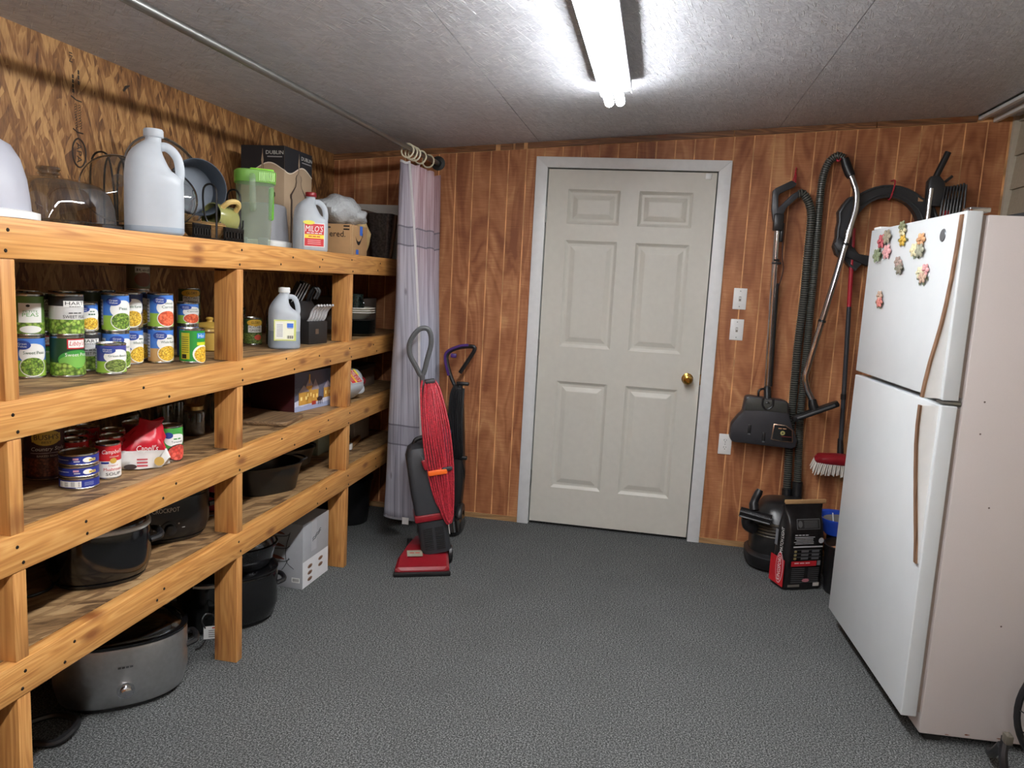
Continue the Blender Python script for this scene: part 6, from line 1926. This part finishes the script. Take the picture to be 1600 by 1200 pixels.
# stick vacuum handle and cord rising behind the fridge
t = thing('stick_vacuum', 'black vacuum handle with coiled cord rising behind the refrigerator', 'vacuum', (1.37, 4.20, 0))
MB().tube([(-.012, 0, 2.165), (-.058, .004, 2.03)], .0155, BLK, 12).build('handle_grip', t)
MB().add(g_loft([sel(.034, .025, 4, 20, -.050, .0, 1.90), sel(.046, .028, 4, 20, -.046, .0, 1.955), sel(.040, .026, 4, 20, -.054, .0, 2.02), sel(.022, .02, 4, 20, -.058, .0, 2.045)]), P('hub_black', (44, 45, 47), .4), True).build('handle_body', t)
MB().tube([(-.075, -.02, 1.985), (-.078, -.02, 1.50), (-.085, -.01, .95), (-.09, -.01, .08)], .013, CHROME, 10).build('pole', t)
MB().box((-.09, -.01, .045), (.24, .11, .09), BLK, .012).build('floor_head', t)
MB().tube([(-.01, 0, 2.02), (.02, -.004, 2.05)], .007, BLK, 8).build('cord_hook', t)
for k in range(7):
    x = -.012 + .014 * k
    pts = [(x + .0, -.02, 1.99 + .004 * k), (x - .01, -.035, 1.90), (x - .012, -.035, 1.74), (x - .004, -.03, 1.66), (x + .010, -.03, 1.70), (x + .012, -.025, 1.88), (x + .012, -.015, 1.985 + .004 * k)]
    MB().tube(cat(pts, 5), .0055, BLK, 6).build('cord_loop', t)
MB().box((.02, -.002, 1.99), (.12, .02, .02), BLK, .005).build('cord_bracket', t)
MB().box((.0, -.03, 1.845), (.03, .02, .07), P('red_switch', (150, 30, 40), .4), .005).build('red_switch', t)

# canister vacuum body on the floor
t = thing('canister_vacuum', 'black canister vacuum base on the carpet below the hanging hoses', 'vacuum', (.735, 4.06, 0))
MB().add(g_loft([sel(.165, .155, 3, 36, 0, 0, .012), sel(.178, .168, 3, 36, 0, 0, .030), sel(.178, .168, 3, 36, 0, 0, .075), sel(.150, .145, 3, 36, .0, 0, .095)]), BLK, True).build('wheel_base', t)
MB().add(g_loft([sel(.158, .150, 2.6, 36, 0, 0, .090), sel(.165, .155, 2.6, 36, 0, 0, .20), sel(.150, .140, 2.6, 36, .01, .01, .30), sel(.12, .11, 2.6, 36, .015, .02, .345), sel(.07, .06, 2.6, 36, .02, .02, .36)]), P('canister_black', (30, 30, 31), .3), True).build('tank', t)
for q in range(5):
    zq = .185 + .016 * q
    MB().add(g_loft([sel(.1655, .1555, 2.6, 36, 0, 0, zq), sel(.1685, .1585, 2.6, 36, 0, 0, zq + .004), sel(.1655, .1555, 2.6, 36, 0, 0, zq + .008)]), P('vent_olive', (72, 64, 48), .4), True).build('vent_ring', t)
t = thing('dusting_brush', 'black vacuum nozzle with short bristles clipped on the canister', 'brush', (.575, 3.905, .30), R(-10))
Tn = frame((0, 0, 0), (.94, 0, -.33), (.1, -.25, .96))
b = MB()
b.add(g_loft([[(-.08, -.022, -.016), (.08, -.022, -.016), (.08, .022, -.016), (-.08, .022, -.016)], [(-.078, -.020, .016), (.078, -.020, .016), (.078, .020, .016), (-.078, .020, .016)]]), BLK, False, T=Tn)
b.build('nozzle_body', t)
fr_ = [(-.076, -.023, -.014), (.076, -.023, -.014), (.076, -.023, .014), (-.076, -.023, .014)]
MB().tube([Tn @ Vector(p) for p in fr_], .0045, MGREY, 6, closed=True).build('nozzle_lip', t)
b = MB()
for q in range(18):
    b.box((-.070 + .0082 * q, -.022, .018), (.0035, .010, .012), MGREY, T=Tn)
o = b.build('bristle_row', t); o['kind'] = 'stuff'
MB().tube(cat([(-.010, .02, .02), (-.015, .035, .06), (.008, .05, .125)], 4), [.024] * 4 + [.020] * 4 + [.016], BLK, 12).build('nozzle_pipe', t)
MB().tube(cat([(-.04, .02, -.02), (-.035, .03, -.06), (.0, .05, -.085)], 4), [.030] * 4 + [.032] * 4 + [.030], BLK, 12).build('nozzle_clip', t)

# charcoal bag
t = thing('charcoal_bag', 'black and red charcoal briquette bag standing in front of the canister vacuum', 'bag', (.775, 3.79, 0), R(24))
def cbag():
    secs = []
    for z, a, d, n in ((0, .098, .052, 6), (.006, .106, .060, 6), (.06, .108, .063, 6), (.15, .106, .062, 6), (.25, .104, .060, 5), (.32, .100, .052, 4.5), (.36, .098, .035, 4), (.395, .104, .010, 4), (.425, .108, .004, 4)):
        lp = []
        for i, p in enumerate(sel(a, d, n, 48, 0, 0, z)):
            w_ = 1 + .012 * math.sin(5 * i * .26 + z * 40) + .012 * math.sin(z * 75 + i * .9)
            lp.append((p[0] * w_, p[1] * w_, z))
        secs.append(lp)
    return secs
BAGM = P('bag_black', (26, 25, 26), .28, var=.5, vscale=26, bumpy=.25)
cb_ = cbag()
MB().add(g_loft(cb_), BAGM, True).build('sack', t)
MB().box((.010, 0, .428), (.225, .012, .020), P('bag_paper_top', (178, 140, 96), .7), .002).build('stitched_top', t)
b = MB(); m_ = plane_map((0, -.0655, 0), (1, 0, 0), (0, 0, 1))
def mfr(u, v, k=1):
    dd = .0655 if v < .27 else .0655 - (v - .27) * .28
    return (u, -dd - .0006 * k, v)
lite, ginfo = K(200, 200, 200), K(96, 96, 98)
b.rect(mfr, .005, .330, .125, .048, K(120, 120, 120), 1, 4); b.rect(mfr, .005, .330, .121, .044, K(34, 33, 34), 2, 4)
for q in range(5):
    b.rect(mfr, .018, .316 + .007 * q, .075, .002, K(110, 110, 110), 3, 2)
b.ell(mfr, -.040, .330, .012, .016, K(90, 90, 90), 3)
b.text('~4', mfr, -.035, .280, .006, lite, w=.075, k=2)
for q in range(5):
    b.rect(mfr, -.018 - .004 * (q % 2), .270 - .008 * q, .108 - .008 * (q % 3), .003, lite, 2, 2)
b.ell(mfr, .072, .252, .014, .014, K(186, 186, 190), 3)
b.rect(mfr, .004, .222, .160, .007, lite, 2, 3)
for q in range(3):
    b.rect(mfr, .004, .206 - .018 * q, .150, .002, ginfo, 2, 2)
    b.rect(mfr, -.01, .199 - .018 * q, .04, .010, ginfo, 2, 2); b.rect(mfr, .048, .199 - .018 * q, .04, .010, ginfo, 2, 2)
    b.ell(mfr, -.062, .199 - .018 * q, .008, .006, K(150, 136, 90), 2)
b.rect(mfr, -.010, .137, .138, .026, K(196, 40, 48), 2, 3)
b.text('~3', mfr, -.020, .140, .009, K(240, 200, 200), w=.09, k=3)
b.rect(mfr, .072, .139, .018, .024, K(120, 120, 120), 2, 1)
for q in range(8):
    b.rect(mfr, -.038, .113 - .010 * q, .070, .003, ginfo, 2, 2)
    b.rect(mfr, .048, .113 - .010 * q, .060, .003, ginfo, 2, 2)
b.ell(mfr, .008, .052, .020, .009, K(190, 120, 130), 3)
b.rect(mfr, -.055, .026, .065, .012, K(120, 114, 104), 2, 2); b.rect(mfr, .068, .030, .034, .018, K(190, 184, 176), 2, 1)
b.build('back_print', t)
b = MB()
def mside(u, v, k=1):
    return (-.1095 - .0006 * k, u, v)
b.v, = [[]]
side = lambda u, v, k=1: (-.1100 - .0006 * k, -u, v)
b.rect(side, 0, .085, .118, .135, K(196, 30, 40), 1, 3)
b.ell(side, .020, .105, .030, .078, K(226, 210, 214), 2)
b.ell(side, .020, .105, .027, .074, K(186, 34, 50), 3)
b.text('KINGSFORD', side, .020, .105, .026, WHT, w=.125, k=4, rot=PI / 2)
b.text('MATCH LIGHT', side, .022, .245, .024, WHT, w=.125, k=2, rot=PI / 2)
b.rect(side, -.025, .245, .022, .08, K(120, 124, 130), 2, 2)
b.build('brand_gusset', t)
# bucket with blue tub
t = thing('bucket', 'tall black bucket beside the refrigerator, with a tan rag inside', 'bucket', (.990, 3.765, 0))
MB().lathe([(0, 0), (.082, 0), (.086, .006), (.103, .235), (.108, .240), (.100, .242), (.082, .012), (0, .01)], BLK, 36).build('bucket_shell', t)
MB().lathe([(0, .205), (.06, .215), (.098, .200)], P('tan_rag', (196, 140, 104), .8), 20).build('rag', t)
t = thing('tub', 'blue rimmed plastic tub on the shaded floor stand behind the bucket', 'tub', (1.02, 3.97, 0))
MB().add(g_loft([sel(.075, .06, 5, 28, 0, 0, 0), sel(.075, .06, 5, 28, 0, 0, .240)]), BLK, True).build('stand', t)
BLU = P('blue_plastic', (36, 72, 176), .35)
MB().add(g_loft([sel(.10, .09, 4, 28, 0, 0, .241), sel(.125, .110, 3, 28, 0, 0, .305), sel(.132, .118, 3, 28, 0, 0, .318), sel(.132, .118, 3, 28, 0, 0, .324), sel(.118, .104, 3, 28, 0, 0, .320), sel(.095, .085, 4, 28, 0, 0, .25)]), BLU, True).build('tub_shell', t)
MB().lathe([(0, .306), (.105, .306), (.105, .300), (0, .300)], P('grey_scoopings', (116, 112, 108), .8), 24, sy=.88).build('contents', t)
MB().tube([(-.05, -.03, .226), (-.075, -.05, .35)], .003, WHITE_PL, 6).build('stirrer', t)

# ================================================================= REFRIGERATOR
FW, FD, FH = .838, .69, 1.690          # width along y, depth along x
fa = R(3.4)
t = thing('refrigerator', 'white top-freezer refrigerator with woodgrain handles along the right wall', 'refrigerator', (.945, 2.512, 0), fa)
MB().box((FD / 2, FW / 2, (FH + .028) / 2), (FD, FW, FH - .028), FRIDGE_S, .006).build('cabinet', t)
MB().box((.05, FW / 2, .020), (.05, FW * .96, .036), P('kick_black', (26, 25, 24), .6)).build('kick_grille', t)
for yy in (.05, FW - .05):
    for xx in (.06, FD - .06):
        MB().lathe([(0, 0), (.018, 0), (.018, .03), (0, .03)], BLK, 14, c=(xx, yy, 0)).build('foot', t)
GASK = P('gasket_grey', (150, 136, 126), .6)
def fdoor(name, z0, z1):
    ob = MB().box((-.0385, FW / 2, (z0 + z1) / 2), (.049, FW, z1 - z0), FRIDGE_W, .004, 3).build(name, t)
    MB().box((-.007, FW / 2, (z0 + z1) / 2), (.014, FW - .03, z1 - z0 - .02), GASK).build('gasket', ob)
    return ob
SPLIT = 1.118
fz = fdoor('freezer_door', SPLIT + .008, 1.700)
fr = fdoor('fridge_door', .083, SPLIT - .008)
def fin(parent, zs_):
    """handle fin on the near edge: brown strip outside, white web behind"""
    xo = -.063
    secs = [[(xo - d - .006, .012, z), (xo - d - .006, .030, z), (xo - d, .030, z), (xo - d, .012, z)] for z, d in zs_]
    ob = MB().add(g_loft(secs), BROWN_TRIM).build('handle', parent)
    secs = [[(xo - d, .015, z), (xo - d, .027, z), (xo + .002, .027, z), (xo + .002, .015, z)] for z, d in zs_]
    MB().add(g_loft(secs), WHITE_PL).build('handle_web', ob)
fin(fz, [(1.690, .0), (1.60, .002), (1.50, .006), (1.42, .012), (1.36, .018), (1.30, .027), (1.24, .037), (1.18, .044), (1.130, .048)])
fin(fr, [(1.105, .050), (1.04, .050), (.98, .047), (.90, .039), (.82, .030), (.74, .020), (.66, .010), (.595, .004)])
T = Matrix.Translation((-.0635, .144, 1.636)) @ Matrix.Rotation(R(-90), 4, 'Y')
MB().lathe([(0, 0), (.021, 0), (.019, .0025), (0, .003)], P('badge_grey', (120, 122, 126), .35, .6), 24, T=T).build('maker_badge', fz)
MB().box((-.02, .04, 1.705), (.06, .06, .014), CHROME, .003).build('hinge_cap', t)
MB().box((-.03, FW - .05, 1.705), (.06, .07, .010), WHITE_PL, .003).build('hinge_cap', t)
MB().box((-.030, .03, SPLIT), (.055, .05, .010), STEEL, .002).build('centre_hinge', t)
RUST = P('rust', (120, 70, 40), .8, var=.5, vscale=40)
b = MB()
rr_ = random.Random(6)
for q in range(12):
    u, v = rr_.uniform(.03, .62), .032 + abs(rr_.gauss(0, .006))
    b.ell(plane_map((0, 0, 0), (1, 0, 0), (0, 0, 1)), u, v, rr_.uniform(.003, .012), rr_.uniform(.001, .003), RUST, 1, 5)
o = b.build('rust_spots', t); o['kind'] = 'stuff'
for u, z in ((.115, .80), (.30, .30), (.38, .55), (.06, 1.03), (.06, 1.13), (.20, .42)):
    MB().ell(plane_map((0, 0, 0), (1, 0, 0), (0, 0, 1)), u, z, .003, .003, K(96, 80, 74), 1, 6).build('chip_mark', t)
# flower magnets
from_fr = t.matrix_basis.copy() if False else Matrix.Translation((.945, 2.512, 0)) @ Matrix.Rotation(fa, 4, 'Z')
mags = [(.658, 1.632, 'pink and red rose cluster magnet at the upper left of the freezer door', [((178, 84, 90), .014, .012), ((206, 150, 150), -.016, -.020), ((150, 140, 120), -.012, .022), ((120, 130, 100), .020, -.028)], 1.35),
        (.473, 1.655, 'yellow flower magnet at the top of the freezer door', [((196, 160, 60), .0, -.016), ((200, 190, 150), .002, .018), ((120, 124, 90), .004, .034)], 1.0),
        (.327, 1.611, 'orange and cream flower magnet nearest the badge on the freezer door', [((200, 150, 108), -.010, .018), ((220, 210, 170), .010, -.010), ((150, 150, 130), -.014, -.014)], 1.15),
        (.476, 1.552, 'grey-pink flower magnet in the middle of the freezer door', [((176, 150, 140), 0, 0), ((160, 140, 130), .008, .012), ((130, 124, 110), -.008, -.014)], .95),
        (.255, 1.515, 'cream and pink flower magnet by the freezer handle', [((206, 150, 150), -.008, .014), ((210, 204, 170), .010, .006), ((190, 160, 140), -.006, -.010)], 1.0),
        (.637, 1.425, 'coral flower magnet lowest on the freezer door', [((184, 124, 112), .002, -.008), ((176, 150, 130), .0, .014), ((196, 120, 110), -.008, -.012)], .95)]
for y, z, lab, fl, k in mags:
    yl = y
    p = from_fr @ Vector((-.0635, yl, z))
    tm = thing('flower_magnet', lab, 'magnet', tuple(p), fa, 'flower magnets on the freezer door')
    for i, (c, du, dv) in enumerate(fl):
        b = MB()
        mt = P('petal_%d_%d_%d' % c, c, .6, var=.2, vscale=80)
        for q in range(6):
            a = q * PI / 3 + i
            r0 = .0100 * k
            wy = 1.9
            b.add(g_lathe([(0, -.5), (.7, -.35), (1, 0), (.7, .35), (0, .5)], 8), mt, True, T=Matrix.Translation((-.005 - .002 * i, wy * (du * k + r0 * math.cos(a)), dv * k + r0 * 1.05 * math.sin(a))) @ Matrix.Rotation(a, 4, 'X') @ Matrix.Diagonal((.0050, .0125 * k, .016 * k, 1)))
        b.add(g_lathe([(0, -.5), (.7, -.35), (1, 0), (.7, .35), (0, .5)], 8), mt, True, T=Matrix.Translation((-.010, 2.0 * du * k, dv * k)) @ Matrix.Diagonal((.005, .012 * k, .010 * k, 1)))
        b.build('blossom', tm)
    b = MB()
    for q in range(4):
        a = 3.6 + q * .75
        b.add(([(-.004, .044 * k * math.cos(a) * .5, .030 * k * math.sin(a) * .5), (-.006, .044 * k * math.cos(a + .16), .034 * k * math.sin(a + .16)), (-.004, .052 * k * math.cos(a), .042 * k * math.sin(a)), (-.003, .044 * k * math.cos(a - .16), .034 * k * math.sin(a - .16))], [[0, 1, 2, 3]]), K(96, 104, 80))
    b.build('leaf_spray', tm)
    MB().box((-.0012, 0, 0), (.0024, .02, .02), BLK).build('magnet_back', tm)
# black tray on top of the fridge
t = thing('tray', 'black shallow tray lying on top of the refrigerator', 'tray', (1.36, 3.00, FH + .002), fa)
MB().box((0, 0, .006), (.42, .60, .010), BLK_MATT, .003).build('tray_floor', t)
for (x, y, sx, sy) in ((0, -.30, .44, .014), (0, .30, .44, .014), (-.215, 0, .014, .60), (.215, 0, .014, .60)):
    MB().box((x, y, .020), (sx, sy, .038), BLK_MATT, .004).build('tray_rim', t)

# floor fan at the lower right edge of the picture
t = thing('floor_fan', 'round black floor fan, cut off by the right edge of the frame', 'fan', (1.335, 2.28, 0), R(0))
C0 = Vector((0, 0, .255))
b = MB().tube([C0 + Vector((.205 * math.cos(2 * PI * i / 48), .045, .205 * math.sin(2 * PI * i / 48))) for i in range(48)], .010, BLK, 8, closed=True)
b.build('cage_rim', t)
for rr2 in (.178, .150, .120, .090, .060):
    MB().tube([C0 + Vector((rr2 * math.cos(2 * PI * i / 40), -.045 * (1 - (rr2 / .2) ** 2) + .0, rr2 * math.sin(2 * PI * i / 40))) for i in range(40)], .0022, CHROME, 6, closed=True).build('cage_ring', t)
for q in range(20):
    a = 2 * PI * q / 20
    MB().tube([C0 + Vector((.04 * math.cos(a), -.045, .04 * math.sin(a))), C0 + Vector((.12 * math.cos(a), -.030, .12 * math.sin(a))), C0 + Vector((.19 * math.cos(a), -.002, .19 * math.sin(a))), C0 + Vector((.204 * math.cos(a), .040, .204 * math.sin(a)))], .002, CHROME, 5).build('cage_wire', t)
MB().lathe([(0, -.01), (.045, -.008), (.045, .004), (0, .006)], BLK, 24, T=Matrix.Translation(C0 + Vector((0, -.045, 0))) @ Matrix.Rotation(R(90), 4, 'X')).build('centre_cap', t)
MB().lathe([(0, -.06), (.06, -.06), (.07, 0), (0, .02)], DGREY, 24, T=Matrix.Translation(C0 + Vector((0, .055, 0))) @ Matrix.Rotation(R(90), 4, 'X')).build('motor', t)
for q in range(4):
    a = q * PI / 2
    T = Matrix.Translation(C0 + Vector((0, .012, 0))) @ Matrix.Rotation(a, 4, 'Y') @ Matrix.Rotation(R(22), 4, 'X')
    MB().box((.10, 0, 0), (.15, .003, .085), MGREY, T=T).build('blade', t)
for sx in (-1, 1):
    MB().tube(cat([(sx * .222, .05, .16), (sx * .230, .03, .10), (sx * .215, .0, .035), (sx * .19, -.14, .022)], 5), .013, BLK, 8).build('stand_leg', t)
    MB().tube(cat([(sx * .230, .05, .13), (sx * .22, .12, .06), (sx * .19, .20, .02)], 5), .013, BLK, 8).build('stand_leg', t)
    MB().box((sx * .226, .03, .165), (.022, .030, .03), P('knob_tan', (90, 84, 74), .5), .005).build('tilt_knob', t)
MB().tube([(-.19, -.14, .020), (.19, -.14, .020)], .015, BLK, 8).build('stand_bar', t)
